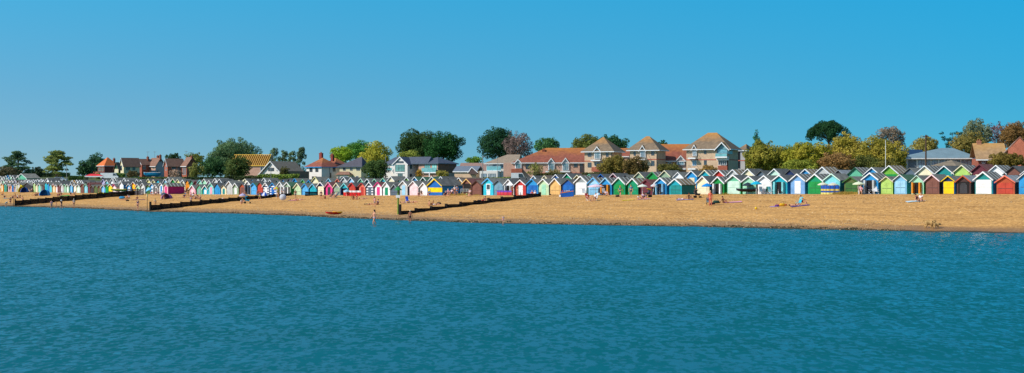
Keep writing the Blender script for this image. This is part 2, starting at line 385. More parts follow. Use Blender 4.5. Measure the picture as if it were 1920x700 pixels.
    if extra == 'gap_shade_box':
        MB().box(-hw * .98, hw * .98, -.02, .5, -.5, .22).build('gap_shade_box', mat('painted_gap_shade', 'black'), r)  # black box paints the shade in the gap under the raised hut
    return r
# front row: left edge, right edge, ridge row, wall, trim, door, door colour, roof, [side colour, some with its shade], [depth], [extra]
FRONT = """
2 6.5 344 orange cream d cream g
8 12 343 seagreen white d teal g
15.5 18.6 346 pale_pink white d pink g
19.2 22 346 pale_pink white d orange g
22.4 26.5 345 azure none d royal_blue g
27 29.4 346 lilac white d white g
30 33.4 345 cream white d pale_green g
34 37.4 343 dove white d white g
37.8 41 345 lemon none d yellow g
62.6 66.6 342 lime white d pale_green g
67 70.6 346 cream none d cream g
72 76.4 345 mint white d aqua g
77 80 346 slate none d grey g
80.3 83.6 346 dark_brown none d brown g
84.4 89 342 cyan none d turquoise g
89.2 92.8 343 royal_blue none d azure g
93 97.2 345 aqua none d cyan g
98.6 104.2 345 tan pale_pink d cream g
104.8 108 348 pale_pink white d white g
108.4 114 346 maroon none d brown g
114.5 118.8 345 white white d dove k
120 124.6 346 sage mint d mint g
125 129.6 346 mint white d white g
131.5 136.6 345 azure white d pale_blue g
138.5 143.4 346 cream white d white g
144.2 150.6 346.5 pale_mint white d white g
151.2 157.6 346 brown none d brown m
158.5 164.2 345 aqua mint d pale_blue g
164.8 169.2 343 maroon none n x m
169.6 176.2 348 dark_brown none d charcoal g
176.8 183.2 347 olive none d olive g
184 190 348.5 brown none d olive g
190.6 197.4 347 sky_blue white d pale_blue g azure
197.8 203.4 346 green none d green g
204 210.8 345.5 yellow white d lemon k
211.6 218 346 pale_pink hot_pink d white g
224.6 231.4 341 white white d white k royal_blue
238.6 245.8 345 azure white d white k
248 254.2 341.5 orange white d yellow k
255.4 262.6 345.7 pale_green white d mint k
264.4 272 344 dove white d white k navy
275 281 346 dark_green none n x g
282 288.6 343.5 azure white d white g
289.4 295.6 347 white white o dove g
299 305.8 343.5 white white d azure k
307.4 315 344 pink mint d hot_pink s magenta 4.4
356 366.6 347.5 pink white d pale_pink g
369.4 379 346.5 seagreen none d grey g
380.4 390.4 348 turquoise white d white k
391 401 344 aqua mint d pink k
402.2 413 344 azure none d azure k navy
414.8 424.4 347.5 cream none d teal g
425.4 436 340.5 dove white d dove g
436.8 447.2 344 sage white d white k
450 459.6 345 rust none D brown k
460.6 470.4 340 dove white o slate k navy
471.2 481.2 344 sky_blue azure D sky_blue n royal_blue
483.4 492.2 342 brick_red none d brick_red k maroon
493.6 504.2 343 white white d white k navy 3.2 stripes_navy
506 518 343.5 royal_blue azure d white g royal_blue 3.2 stripes_white
520.4 531.6 341.5 dove white o white g
533 545.2 342.5 sage white o white n bottle_green
552 564.8 344 pale_green cream D pale_green g navy
567 578.2 345 sky_blue azure D sky_blue g navy
581 593.4 345 turquoise powder_blue D turquoise g azure
595.8 608 342 navy white w cream g
611 623.2 342 hot_pink pink d charcoal m magenta
626 638 343.5 grey cream D sage g
640 653 344.5 turquoise aqua o navy g turquoise
654.6 666.4 343 red red D brick_red k maroon
673.4 685 344 salmon red d red k maroon
687 700 342 slate white d slate k slate 3.2 stripes_white
703 716 342 white hot_pink d hot_pink m slate
718 731.4 342 white white d emerald g
733 747 346 slate grey D slate k
750 764 339.6 dove white d pale_blue g slate
768 784 340 pale_pink white w pale_pink g dove
788 801.4 343 white white d white g
803 829 336 royal_blue yellow n x k royal_blue 5.4 band
868 884 336 brown tan r x m
885.6 903 339 brown dark_brown w brown b black
906.6 925 335 cyan sky_blue p white g navy
926.6 943.6 338 blue_grey slate D blue_grey g
946 963.6 337 white white o dove k slate
967 986 338 red white d white k navy
988.4 1009 336.5 azure azure D royal_blue g navy
1010.4 1029 336 pale_green white d mint g slate
1031.6 1051.4 335 tan white D tan g slate 3.2 plinth
1055 1076 337 cobalt none D royal_blue k navy
1078.6 1101 331 grey white w white s dark_teal
1103.6 1124 334 pale_blue sky_blue D powder_blue s navy
1126 1146.6 334 azure pale_blue o orange s azure
1150.4 1172 333 emerald white D green s bottle_green
1177.6 1196.4 335 emerald white D emerald t black
1201.6 1223 337.5 maroon maroon D maroon m black
1229 1249.4 334 azure white o powder_blue s royal_blue
1255.2 1278 336 turquoise white D teal t dark_teal 3.5
1307.2 1330 331 cream white w cream k slate
1336 1357.6 332 green white o white s green
1363.4 1388.6 329 seagreen white w pale_mint k green
1392.6 1417 331 mint white D mint k emerald
1421 1446.4 330 white white w white g white
1449 1476 329 turquoise white o aqua k azure
1482.6 1509 327 cornflower white d white s navy
1515 1543 327 emerald white D green s emerald
1546 1575 326.5 aqua pale_mint h pale_blue g teal
1583 1609.4 332 olive dark_green D dark_green g dark_green
1618 1646.4 325 azure white o dove s royal_blue
1652 1674 332 lime cream D lime g bottle_green
1677 1700 328.5 powder_blue white D pale_blue n turquoise
1708.6 1732 330 mint pale_mint o orange g bottle_green
1736 1761 328 brown pale_pink D brown g black
1768 1790 331 navy yellow w yellow g navy
1794 1820 330 dark_brown rust b charcoal w black
1828 1861 323 teal white w white s navy
1868.6 1902.6 330 rust salmon D brick_red w black
1910.6 1938 324 azure white D azure g navy
1944 1972 327 cream white d white g navy
"""
# second row: ridge column, ridge row, wall, trim, [roof], [door], [door colour], [width m]
SECOND = """
2 338 dove white
7 337 mint white
13 339 pale_blue white
18 337.5 cream white
23.5 338 white white
29.7 337.5 lilac white
34.5 338.5 maroon none
42 340 pale_pink white
47.4 339 white white
51.4 336.5 white white
56 338 pale_blue white
60.5 339 white white
64.6 337.5 dove white
68.6 338 white white
72.4 336.5 pale_blue white
75.6 338 white white
79 336 white white
83 338 dove white
89.7 334.5 white white
98 340 white white
107 340 white white
112 340 dove white
137 338.5 pale_blue white
141 338.5 orange tan
145.4 338 white white
150.8 338.5 dove white
154.8 339 white white
163 341.5 charcoal none
172 342 slate none
181 342 slate none
194.6 336.5 lilac lilac
201 338 aqua white
211.7 335 white white
216.6 334 dove white
220.6 335.5 grey grey
227.6 339 dove white
234.6 334.5 dove white
242 338 white white
258 337 charcoal white
265.6 338 dove white
279.4 336 pale_yellow cream
289 337.5 pale_yellow cream
296.6 337 cyan none
311 336 pale_blue white
316.8 332.5 grey dove
325.6 335.5 green cream
334.4 336.5 pale_yellow cream
343.6 338 cream white
351.7 338 orange none
359.6 338.5 seagreen bottle_green
367.8 339.5 maroon maroon
375.8 338 mint aqua
384 336 mint white
393.4 339 lilac white
404.8 335 dove white
413 336.5 slate white
424 339 slate none
437 339 slate none
450 338.5 cream cream
461 336 cream cream
473 336 azure none
485.8 337 dove white
496.4 334.5 dove white
507.4 337.8 dove white
520 338.5 teal none
531.4 336.5 azure none
543.5 335.5 slate none
554 335.3 azure azure
569 337 apple seagreen
580.2 338.5 teal azure
592 332.3 cream pale_yellow g
605.4 338 teal none
617.6 335.3 turquoise pale_blue
634.2 336 salmon salmon
646 333 dove white k
659.2 333.6 pale_blue white k
677.8 335.5 seagreen pale_mint g
690 336 dark_teal white g
703.6 336.3 dark_teal mint g
719.6 334.6 turquoise mint g
734 331.4 cream white g
749 337.6 teal none g
763.8 333 apple white g
779 332.4 azure white n
794.8 333 bottle_green white n
811.2 332 dove white n
828 331.8 dove white k
842 333.5 slate none k
861.6 334 tan white b
877 334 dark_brown none b
893 335 grey none b
908 336 slate none g
930 337 dark_green none g
947 336 slate none g
962 336 slate none k
976 333.5 slate none k
989 334 slate none k
1002 330.5 pale_blue white k
1022.4 330 cream cream b
1043.2 328 royal_blue white k
1064.4 326 emerald white k
1083.6 329 tan cream b
1106 327.3 emerald seagreen k
1128 327.3 navy royal_blue k
1151.3 326 maroon pale_pink k h pink
1174 329 charcoal charcoal g
1199 323.6 sage cream k
1224.2 323.4 green green s
1247.4 320.6 sage cream g
1272.4 324 white white g h dove
1297.6 321 azure white k h cream
1322.6 320 turquoise cream s
1349 320 red white s
1375 319 dove white t
1403.2 317.5 cream white k n x 3.0
1428 321 slate none k
1453 317.5 pale_mint white k n x 2.8
1482 319 navy none k
1511 318 azure white t
1543 314 dove white t n x 2.8
1573 320 charcoal none w
1604.6 315 seagreen bottle_green s n x 2.9
1635.8 315 azure white g D azure 2.6
1668.4 311.5 apple white t D green 2.7
1707 316 slate none g
1735 312 cream white s n x 2.6
1771.6 312 teal white k h white 2.6
1804.4 310.6 lime cream s D lime 2.7
1838 309 maroon maroon m h cream 2.7
1868.6 311 white white s n x 2.7
1901 312.5 brown charcoal k D charcoal 2.6
1934 312 white white g n x 2.6
"""
hd = []      # (px, row, wall, trim, door, dcol, object)
for ln in FRONT.strip().split('\n'):
    t = ln.split(); L_, R_, ya = float(t[0]), float(t[1]), float(t[2])
    p = Vector(rowpt(L_, Q0)); q = Vector(rowpt(R_, Q0)); c = (p + q) / 2; wd = (q - p).length
    z = gz(c.x, c.y); H = zat(ya, c.y) - z; H = max(2.0, min(3.4, H))
    side = {'navy':'azure','royal_blue':'azure','dark_teal':'teal','bottle_green':'green','black':'charcoal','dark_green':'olive'}.get(t[8], t[8]) if len(t) > 8 else None; dep = float(t[9]) if len(t) > 9 else 3.2; ex = t[10] if len(t) > 10 else ''  # shaded side tones swapped for lit paints; slate and maroon keep their shade
    dc = t[6]
    if ex.startswith('stripes'): dc = ex.split('_')[1]; ex = 'stripes'; t[5] = 'n'
    o = hut(c.x, c.y, z, wd, H, dep, t[3], t[4], t[5], dc, t[7], side, pitch=.74 + rnd.uniform(-.12, .10), extra=ex)
    hd.append([(L_ + R_) / 2, 'front', t[3], t[4], t[5], dc, o, t[7], ex])
QB = Q0 + 5.6; BWK = .75
for ln in SECOND.strip().split('\n'):
    t = ln.split(); px, ya = float(t[0]), float(t[1])
    x, y = rowpt(px, QB); z = gz(x, y); H = zat(ya, y) - z; H = max(2.1, min(3.6, H))
    roof = t[4] if len(t) > 4 else rnd.choice('gkkg'); door = t[5] if len(t) > 5 else rnd.choice('dn'); dc = t[6] if len(t) > 6 else t[2]
    wd = float(t[7]) if len(t) > 7 else 1.95 + .3 * rnd.random()
    if dc == 'x': dc = t[2]
    o = hut(x, y, z, wd, H, 3.3, t[2], t[3], door, dc, roof, pitch=.78)
    hd.append([px, 'second', t[2], t[3], door, dc, o, roof, ''])
# a few third-row huts at the far left
for px, ya, wl, tr in ((3,331,'dove','white'),(8,332,'white','white'),(12.5,330,'pale_mint','white'),(16,329,'azure','azure'),(20.5,329,'mint','white'),(25.5,330,'grey','white'),(34.5,329.5,'mint','white')):
    x, y = rowpt(px, Q0 + 11.5); z = gz(x, y); H = max(2.2, min(4.2, zat(ya, y) - z))
    o = hut(x, y, z, 2.0, H, 3.0, wl, tr, 'n', wl, 'k', pitch=.8); hd.append([px, 'third', wl, tr, 'n', wl, o, 'k', ''])
LM = [(20,'above the far left crowd'),(60,'by the long dark shed'),(88,'near the blue tent'),(115,'behind the green beach mat'),(150,'behind the first groyne'),(190,'behind the yellow inflatable'),(228,'near the striped boat'),
 (262,'behind the plank fence'),(286,'by the tilted pale blue parasol'),(315,'by the long magenta hut'),(358,'behind the large seated group'),(395,'above the middle groyne'),(430,'below the big grey-green tree'),(455,'by the lilac parasol'),
 (495,'by the blue and white parasol'),(518,'by the lime parasol'),(545,'behind the tipped white parasol'),(575,'below the bungalow'),(605,'behind the deckchair trio'),(640,'left of the red windbreak'),(675,'right of the red windbreak'),
 (705,'left of the green beacon'),(748,'behind the green beacon'),(790,'left of the blue-yellow hut'),(835,'by the long blue-yellow hut'),(880,'by the railed porch'),(925,'below the white balcony house'),(950,'behind the red-purple windbreak'),(990,'near the shore end of the right groyne'),
 (1040,'left of the upended blue boat'),(1085,'right of the upended blue boat'),(1118,'behind the pink-white parasol'),(1145,'left of the wetsuit woman'),(1180,'behind the blue-shirted man'),(1212,'by the two pale parasols'),(1265,'behind the purple towel family'),(1322,'behind the blue parasol'),
 (1365,'behind the pink towel'),(1410,'by the navy parasol'),(1430,'by the turquoise parasol'),(1470,'below the olive bushes'),(1500,'behind the turquoise deckchair'),(1545,'by the cream parasols'),(1570,'behind the striped windbreak'),(1612,'behind the white-haired sitter'),(1660,'below the thin white pole'),
 (1720,'behind the blanket couple'),(1760,'right of the blanket couple'),(1815,'below the blue-roofed building'),(1870,'above the two dogs'),(1935,'at the right edge')]
def nice(c): return {'dove':'off-white','seagreen':'sea green','apple':'apple green','lime':'lime green','olive':'olive green'}.get(c, c.replace('_', ' '))
def landmark(px): return min(LM, key=lambda l: abs(l[0] - px))[1]
used = {}
for row in ('front', 'second', 'third'):
    H_ = sorted([h for h in hd if h[1] == row], key=lambda h: h[0])
    for i, h in enumerate(H_):
        px, _, wl, tr, dr, dc, o, rf, ex = h
        l = nice(H_[i-1][2]) if i else None; r_ = nice(H_[i+1][2]) if i + 1 < len(H_) else None
        a = nice(wl) + ' ' + ('hut' if row == 'front' else row + '-row hut')
        if dr == 'o': a += ' standing open'
        elif dr in 'dDw' and dc != wl and row == 'front': a += ' with ' + nice(dc) + ' door'
        elif tr not in ('none', wl): a += ' with ' + nice(tr) + ' trim'
        if l and r_: b_ = ', between %s and %s ones' % (l, r_)
        elif r_: b_ = ', leftmost, beside the %s one' % r_
        else: b_ = ', rightmost, beside the %s one' % l
        h.append((a + b_, nice(wl) + ' hut, ' + row + ' row, ' + landmark(px) + b_.replace(' ones', '').replace(' one', '')))
        used[a + b_] = used.get(a + b_, 0) + 1
cnt = {}
for h in hd:
    a, b_ = h[-1]; lab = a if used[a] == 1 and len(a.split()) <= 16 else b_
    w_ = lab.split(); lab = ' '.join(w_[:16]); cnt.setdefault(lab, []).append(h)
    h.append(lab)
    tag(h[6], lab, 'beach hut', 'beach huts standing in rows above the beach')
for lab, hs in cnt.items():
    if len(hs) > 1:
        for k, h in enumerate(sorted(hs, key=lambda h: h[0])):
            o_ = ['first', 'second', 'third', 'fourth'][k]
            w_ = (o_ + ' from left of matching ' + lab.replace(',', '')).split(); h[6]['label'] = ' '.join(w_[:16])
# ------------------------------------------------------------------ houses
class Bld:
    def __init__(s, name, label, cat, pa, pc, pb, Y, th, group=None):
        s.th = R(th); cs, sn = math.cos(s.th), math.sin(s.th); s.cs, s.sn = cs, sn; s.Y = Y
        s.C = (ax(pc) * Y, Y)
        a = ax(pa); s.L = (s.C[0] - a * Y) / (cs + a * sn)
        b = ax(pb); s.D = (b * Y - s.C[0]) / (sn - b * cs) if pb > pc + .5 else 8.0
        s.D = min(s.D, 22)
        s.A = (s.C[0] - s.L * cs, s.C[1] + s.L * sn)
        s.z0 = min(gz(*s.A), gz(*s.C))
        s.r = empty(name, (s.A[0], s.A[1], s.z0), -s.th, label, cat, group)
    def fx(s, px):                     # photo column -> distance along the front wall
        a = ax(px); return (a * s.A[1] - s.A[0]) / (s.cs + a * s.sn)
    def sx(s, px):                     # photo column -> depth along the right-hand wall
        a = ax(px); return (a * s.C[1] - s.C[0]) / (s.sn - a * s.cs)
    def z(s, py, d=0): return zat(py, s.Y + d) - s.z0
    def zf(s, py, x): return zat(py, s.A[1] - x * s.sn) - s.z0
    def zs(s, py, y): return zat(py, s.C[1] + y * s.cs) - s.z0
    def box(s, name, m, x0, x1, y0, y1, z0, z1, par=None): return MB().box(x0, x1, y0, y1, z0, z1).build(name, m, par or s.r)
    def face(s, f, a0, a1, z0, z1, d0, d1):
        return (a0, a1, -d1, -d0, z0, z1) if f == 'f' else (s.L + d0, s.L + d1, a0, a1, z0, z1)
    def win(s, f, p0, p1, y0, y1, fr='white', gl=(60,72,80), bars=1, name='window', off=0, par=None):
        g = s.fx if f == 'f' else s.sx; a0, a1 = g(p0), g(p1); am = (a0 + a1) / 2
        z = s.zf if f == 'f' else s.zs; zt, zb = z(y0, am), z(y1, am); t = .07
        q = MB()
        q.box(*s.face(f, a0, a1, zt - t, zt, off + .002, off + .07)); q.box(*s.face(f, a0, a1, zb, zb + t, off + .002, off + .09))
        q.box(*s.face(f, a0, a0 + t, zb + t, zt - t, off + .002, off + .07)); q.box(*s.face(f, a1 - t, a1, zb + t, zt - t, off + .002, off + .07))
        for i in range(bars):
            c = a0 + (a1 - a0) * (i + 1) / (bars + 1); q.box(*s.face(f, c - .03, c + .03, zb + t, zt - t, off + .002, off + .06))
        o = q.build(name, mat('frame_' + fr, fr, .5, .05), par or s.r)
        MB().box(*s.face(f, a0 + t, a1 - t, zb + t, zt - t, off + .004, off + .03)).build('pane', mat('window_glass', gl, .08, .35, .8, spec=.8), o)
    def walls(s, m, ze, gable=None, zr=0, x0=0, x1=None, y0=0, y1=None, name='wall'):
        x1 = s.L if x1 is None else x1; y1 = s.D if y1 is None else y1
        q = MB()
        if gable == 'f': q.prism([(x0, -1), (x1, -1), (x1, ze), ((x0 + x1) / 2, zr - .05), (x0, ze)], y0, y1)
        elif gable == 's':
            q.box(x0, x1, y0, y1, -1, ze); ym = (y0 + y1) / 2
            k = len(q.v); q.v += [(x0,y0,ze),(x0,y1,ze),(x0,ym,zr-.05),(x1,y0,ze),(x1,y1,ze),(x1,ym,zr-.05)]
            q.f += [(k,k+2,k+1),(k+3,k+4,k+5),(k,k+3,k+5,k+2),(k+1,k+2,k+5,k+4)]
        else: q.box(x0, x1, y0, y1, -1, ze)
        return q.build(name, m, s.r)
    def roof(s, m, ze, zr, kind='hip', x0=0, x1=None, y0=0, y1=None, hl=None, hr=None, ov=.45, name='roof', fascia='white', par=None):
        x1 = s.L if x1 is None else x1; y1 = s.D if y1 is None else y1
        q = MB(); fb = MB()
        if kind == 'hip':
            X0, X1, Y0, Y1 = x0 - ov, x1 + ov, y0 - ov, y1 + ov; ym = (Y0 + Y1) / 2
            hl = (Y1 - Y0) / 2 if hl is None else hl; hr = (Y1 - Y0) / 2 if hr is None else hr
            a, b = X0 + hl, X1 - hr
            if a > b: a = b = (a + b) / 2
            e = ze + .02
            q.v = [(X0,Y0,e),(X1,Y0,e),(X1,Y1,e),(X0,Y1,e),(a,ym,zr),(b,ym,zr)]
            q.f = [(0,1,5,4),(1,2,5),(2,3,4,5),(3,0,4),(3,2,1,0)]
            fb.box(X0 + .02, X1 - .02, Y0 + .02, Y1 - .02, e - .24, e - .004)
        elif kind == 'f':              # gable faces the front
            xm = (x0 + x1) / 2; k = (zr - ze) / ((x1 - x0) / 2); t = .16
            for sg in (-1, 1):
                xe = xm + sg * ((x1 - x0) / 2 + ov); z_ = zr - k * ((x1 - x0) / 2 + ov)
                pr = [(xm, zr), (xe, z_), (xe, z_ + t), (xm, zr + t)]; pr = pr if sg > 0 else pr[::-1]
                q.prism(pr, y0 - ov, y1 + ov)
                pr = [(xm, zr + t + .03), (xe, z_ + t + .03), (xe, z_ - .12), (xm, zr - .14)]; pr = pr if sg < 0 else pr[::-1]
                fb.prism(pr, y0 - ov - .06, y0 - ov - .004)
        else:                          # gables at the sides
            ym = (y0 + y1) / 2; k = (zr - ze) / ((y1 - y0) / 2); t = .16
            for sg in (-1, 1):
                ye = ym + sg * ((y1 - y0) / 2 + ov); z_ = zr - k * ((y1 - y0) / 2 + ov)
                P = [(ym, zr), (ye, z_), (ye, z_ + t), (ym, zr + t)]; kk = len(q.v)
                q.v += [(x0 - ov, a, b) for a, b in P] + [(x1 + ov, a, b) for a, b in P]
                q.f += [(kk,kk+1,kk+2,kk+3),(kk+7,kk+6,kk+5,kk+4)] + [(kk+i, kk+4+i, kk+4+(i+1)%4, kk+(i+1)%4) for i in range(4)]
                fb.box(x0 - ov, x1 + ov, ye - .05 if sg > 0 else ye - .06, ye + .06 if sg > 0 else ye - .004, z_ - .12, z_ + t - .02) if sg < 0 else None
        o = q.build(name, m, par or s.r)
        if fascia and fb.v: fb.build('fascia', mat('frame_' + fascia, fascia, .5, .05), o)
        return o
    def chimney(s, roof, x, y, z0, z1, wd=.9, col=(150,86,66)):
        q = MB(); q.box(x - wd/2, x + wd/2, y - .35, y + .35, z0, z1); q.box(x - wd/2 - .06, x + wd/2 + .06, y - .41, y + .41, z1 - .25, z1 - .1)
        o = q.build('chimney', mat('chimney_brick', col, .9, .2, 3, kind='brick'), roof)
        q = MB()
        for dx in (-.2, .2): q.lathe([(.12, 0), (.10, .35), (.001, .36)], 8, (x + dx, y, z1 - .002))
        q.build('chimney_pot', mat('pot', (170,100,70), .8), roof)
    def balcony(s, p0, p1, y0, y1, glass=True, out=1.2, col='white', f='f'):
        g = s.fx; a0, a1 = g(p0), g(p1); am = (a0 + a1) / 2; zt, zb = s.zf(y0, am), s.zf(y1, am)
        o = s.box('balcony', mat('frame_' + col, col, .5, .05), a0, a1, -out, -.004, zb - .35, zb)
        q = MB()
        if glass:
            q.box(a0 + .02, a1 - .02, -out + .01, -out + .03, zb + .003, zt - .06); q.build('glass_panel', mat('balcony_glass', (120,185,190), .1, .15, spec=.8), o)
            q = MB()
        else:
            n = max(4, int((a1 - a0) / .22))
            for i in range(n + 1):
                x = a0 + .03 + (a1 - a0 - .06) * i / n; q.box(x - .02, x + .02, -out + .02, -out + .06, zb + .003, zt - .05)
        q.box(a0, a1, -out, -out + .08, zt - .05, zt); q.box(a0, a0 + .06, -out + .09, -.01, zt - .05, zt); q.box(a1 - .06, a1, -out + .09, -.01, zt - .05, zt)
        q.build('railing', mat('frame_' + ('slate' if not glass else 'silver'), 'slate' if not glass else 'silver', .5, .05), o)
def lichen(c=(225,150,40), amt=.5):
    def f(t, co, out):
        sp = t.nodes.new('ShaderNodeSeparateXYZ'); t.links.new(co.outputs['Generated'], sp.inputs[0])
        nz = t.nodes.new('ShaderNodeTexNoise'); nz.inputs['Scale'].default_value = .6; nz.inputs['Detail'].default_value = 6; t.links.new(co.outputs['Object'], nz.inputs['Vector'])
        ma = t.nodes.new('ShaderNodeMath'); ma.operation = 'MULTIPLY_ADD'; t.links.new(nz.outputs[0], ma.inputs[0]); ma.inputs[1].default_value = .7; t.links.new(sp.outputs[2], ma.inputs[2])
        mr = t.nodes.new('ShaderNodeMapRange'); t.links.new(ma.outputs[0], mr.inputs[0]); mr.inputs[1].default_value = .75; mr.inputs[2].default_value = 1.45; mr.inputs[4].default_value = amt * 1.4; mr.clamp = True
        mx = t.nodes.new('ShaderNodeMix'); mx.data_type = 'RGBA'; t.links.new(mr.outputs[0], mx.inputs[0]); t.links.new(out, mx.inputs[6]); mx.inputs[7].default_value = (*[v * .8 for v in lin(c)], 1)
        return mx.outputs[2]
    return f
T_RED = lambda k='a': mat('clay_tiles_' + k, (152,88,70), .9, .16, 1.2, kind='tile', extra=lichen(amt=.35))
T_BRN = mat('brown_tiles', (138,118,96), .9, .16, 1.2, kind='tile', extra=lichen(amt=.42))
T_ORG = mat('orange_tiles', (226,120,64), .9, .12, 1.5, kind='tile')
T_DRK = mat('dark_tiles', (150,112,94), .9, .14, 1.3, kind='tile')
T_SLT = mat('slate_tiles', (84,92,108), .7, .12, 1.3, kind='tile')
T_GRY = mat('grey_tiles', (160,142,122), .9, .12, 1.3, kind='tile')
T_MET = mat('metal_roof', (128,152,160), .6, .08, .6, kind='boards')
BRK = mat('buff_brick', (222,190,158), .9, .1, 1, kind='brick'); BRP = mat('pink_brick', (212,168,146), .9, .1, 1, kind='brick')
BRR = mat('red_brick', (176,100,78), .9, .14, 1, kind='brick'); BRD = mat('dark_brick', (120,74,70), .9, .14, 1, kind='brick')
RND = mat('white_render', (242,236,228), .8, .04, .6); CRM = mat('cream_render', (240,226,184), .8, .05, .6); GRD = mat('grey_render', (190,186,184), .8, .05, .6)
band = mat('red_brick_band', (200,104,84), .9, .1)
# --- far left houses
b = Bld('brick_house', 'dark brick house with bright orange hipped roof behind the far left huts', 'house', 183, 196, 221, 600, 42)
b.walls(BRD, b.z(311)); r_ = b.roof(T_ORG, b.z(311), b.z(295, 6), 'hip'); b.chimney(r_, b.L - 1, b.D - 1.2, b.z(311), b.z(297.5, 5)); b.win('f', 185, 189, 315, 321, 'cream'); b.win('f', 191, 194, 315, 321, 'cream')
b.box('porch', BRR, -3.5, -.01, 0, 5, -1, b.z(322))
b = Bld('cottage', 'tiny cottage end with dark green gable between the orange and cream houses', 'house', 214.5, 222.5, 226, 585, 30)
b.walls(mat('green_gable', 'bottle_green'), b.z(316), 'f', b.z(305)); b.walls(CRM, b.z(317), y0=-.05, y1=-.005, x0=.1, x1=b.L - .1, name='lower_wall'); b.roof(T_DRK, b.z(316), b.z(305), 'f', fascia=None); b.win('f', 217, 220, 320, 326, 'white')
b = Bld('cream_house', 'cream rendered house with long brown roof left of the brick terrace', 'house', 225, 232, 262, 590, 48)
b.walls(CRM, b.z(310), 'f', b.z(297, 4)) ; r_ = b.roof(T_DRK, b.z(310), b.z(297, 4), 'f'); b.win('f', 226.5, 229, 310.5, 318, 'grey')
b.win('s', 236, 244, 313, 320, 'cream', bars=2); b.win('s', 248, 254, 313, 320, 'cream')
b = Bld('brick_house', 'narrow brick house with two tall dark chimneys, right of the cream house', 'house', 256, 266, 285, 600, 42)
b.walls(BRR, b.z(308), 'f', b.z(299)); r_ = b.roof(T_DRK, b.z(308), b.z(298.6), 'f'); b.chimney(r_, b.L * .6, 4, b.z(308), b.z(294)); b.chimney(r_, b.L * .98, 8, b.z(305), b.z(292))
b.win('f', 258, 260, 310, 314, 'cream'); b.win('f', 258, 260, 317, 321, 'cream'); b.win('s', 268, 273, 311, 318, 'white')
b = Bld('brick_house', 'brick house with brown gable roof directly above the trailered blue boat', 'house', 277, 292, 309, 600, 40)
b.walls(BRP, b.z(310)); b.walls(GRD, b.z(311), 's', b.z(298, 4), x0=b.L - .3, x1=b.L + .01, name='gable_wall') ; r_ = b.roof(T_DRK, b.z(310), b.z(297, 4), 's'); b.chimney(r_, b.L, b.D * .5, b.z(303), b.z(291)); b.win('f', 279, 282, 311, 317, 'dark_brown'); b.win('f', 286, 290, 311, 317, 'cream'); b.win('f', 279, 282, 321, 328, 'cream')
b = Bld('brick_house', 'red brick house with white windows left of the solar-panel house', 'house', 308, 314.5, 345, 590, 52)
b.walls(BRR, b.z(310), 'f', b.z(299)); r_ = b.roof(T_DRK, b.z(310), b.z(298), 'f'); b.win('f', 310.5, 313, 311, 314, 'white'); b.win('f', 310.5, 313, 317, 320, 'white')
b.win('s', 322, 330, 311, 317.5, 'white'); b.win('s', 333, 339, 311, 331, 'white', bars=2); b.win('s', 321, 328, 322, 329, 'white')
b = Bld('brick_house', 'brick house with blue solar panels on its brown roof', 'house', 341, 350, 370, 590, 44)
b.walls(BRR, b.z(310), 's', b.z(296, 4)); r_ = b.roof(T_DRK, b.z(310), b.z(295.5, 4), 's'); b.chimney(r_, b.L, b.D * .48, b.z(303), b.z(293))
q = MB(); q.v = [(.6, .3, b.z(308.5)), (b.L - .6, .3, b.z(308.5)), (b.L - .6, 3.9, b.z(298.2, 3)), (.6, 3.9, b.z(298.2, 3)), (.6, .3, b.z(307.8)), (b.L - .6, .3, b.z(307.8)), (b.L - .6, 3.9, b.z(297.4, 3)), (.6, 3.9, b.z(297.4, 3))]
q.f = [(3,2,1,0),(4,5,6,7),(0,1,5,4),(1,2,6,5),(2,3,7,6),(3,0,4,7)]; q.build('solar_panel', mat('solar_glass', (70,120,190), .15, .1, spec=.8), r_)
b.win('f', 342.5, 345, 312, 328, 'white'); b.win('f', 346, 348.5, 312, 328, 'white')
# --- house with a bare timber roof
b = Bld('unfinished_house', 'brick house under construction with bare yellow timber rafters behind the big tree', 'house', 432, 500, 505, 470, 14)
b.D = 7; b.walls(BRP, b.z(310.5)); b.win('f', 488, 497, 313, 320, 'white')
q = MB(); n = 19; ze, zr, D2 = b.z(310), b.z(290, 3), 3.6
for i in range(n):
    x = b.L * i / (n - 1)
    for y0, y1 in ((-.3, D2), (2 * D2 + .3, D2)): q.tube((x, y0, ze - .1), (x, y1, zr), .10, n=4)
for y, z_ in (): q.tube((0, y, ze + (zr - ze) * z_ + .05), (b.L, y, ze + (zr - ze) * z_ + .05), .06, n=4)
q.tube((-.2, D2, zr), (b.L + .2, D2, zr), .13, n=4); q.box(-.2, b.L + .2, -.38, -.2, ze - .3, ze)
o = q.build('rafters', mat('new_timber', (240,190,80), .8, .12, 3), b.r)
MB().poly([(0, -.1, ze - .02), (b.L, -.1, ze - .02), (b.L, D2, zr - .22), (0, D2, zr - .22)]).poly([(0, -.1, ze - .08), (0, D2, zr - .28), (b.L, D2, zr - .28), (b.L, -.1, ze - .08)]).build('roofing_membrane', mat('membrane', (120,74,34), .8, .1), o)
# --- bungalow
b = Bld('bungalow', 'white gabled bungalow with low brown roof left of the red-roofed white house', 'bungalow', 487, 531, 573, 440, 28)
b.D = min(b.D, 16); b.walls(RND, b.z(328), 'f', b.z(304)); b.roof(T_GRY, b.z(328), b.z(303), 'f', ov=.7)
b.walls(mat('brown_boarding', (160,125,105), .9, .1, kind='planks'), b.z(321), x0=b.L + .01, x1=b.L + 1.4, y0=.6, y1=b.D, name='side_wall')
b.win('f', 503, 514, 315, 321, 'dark_brown', bars=3); b.win('f', 519, 522, 315, 321, 'dark_brown')
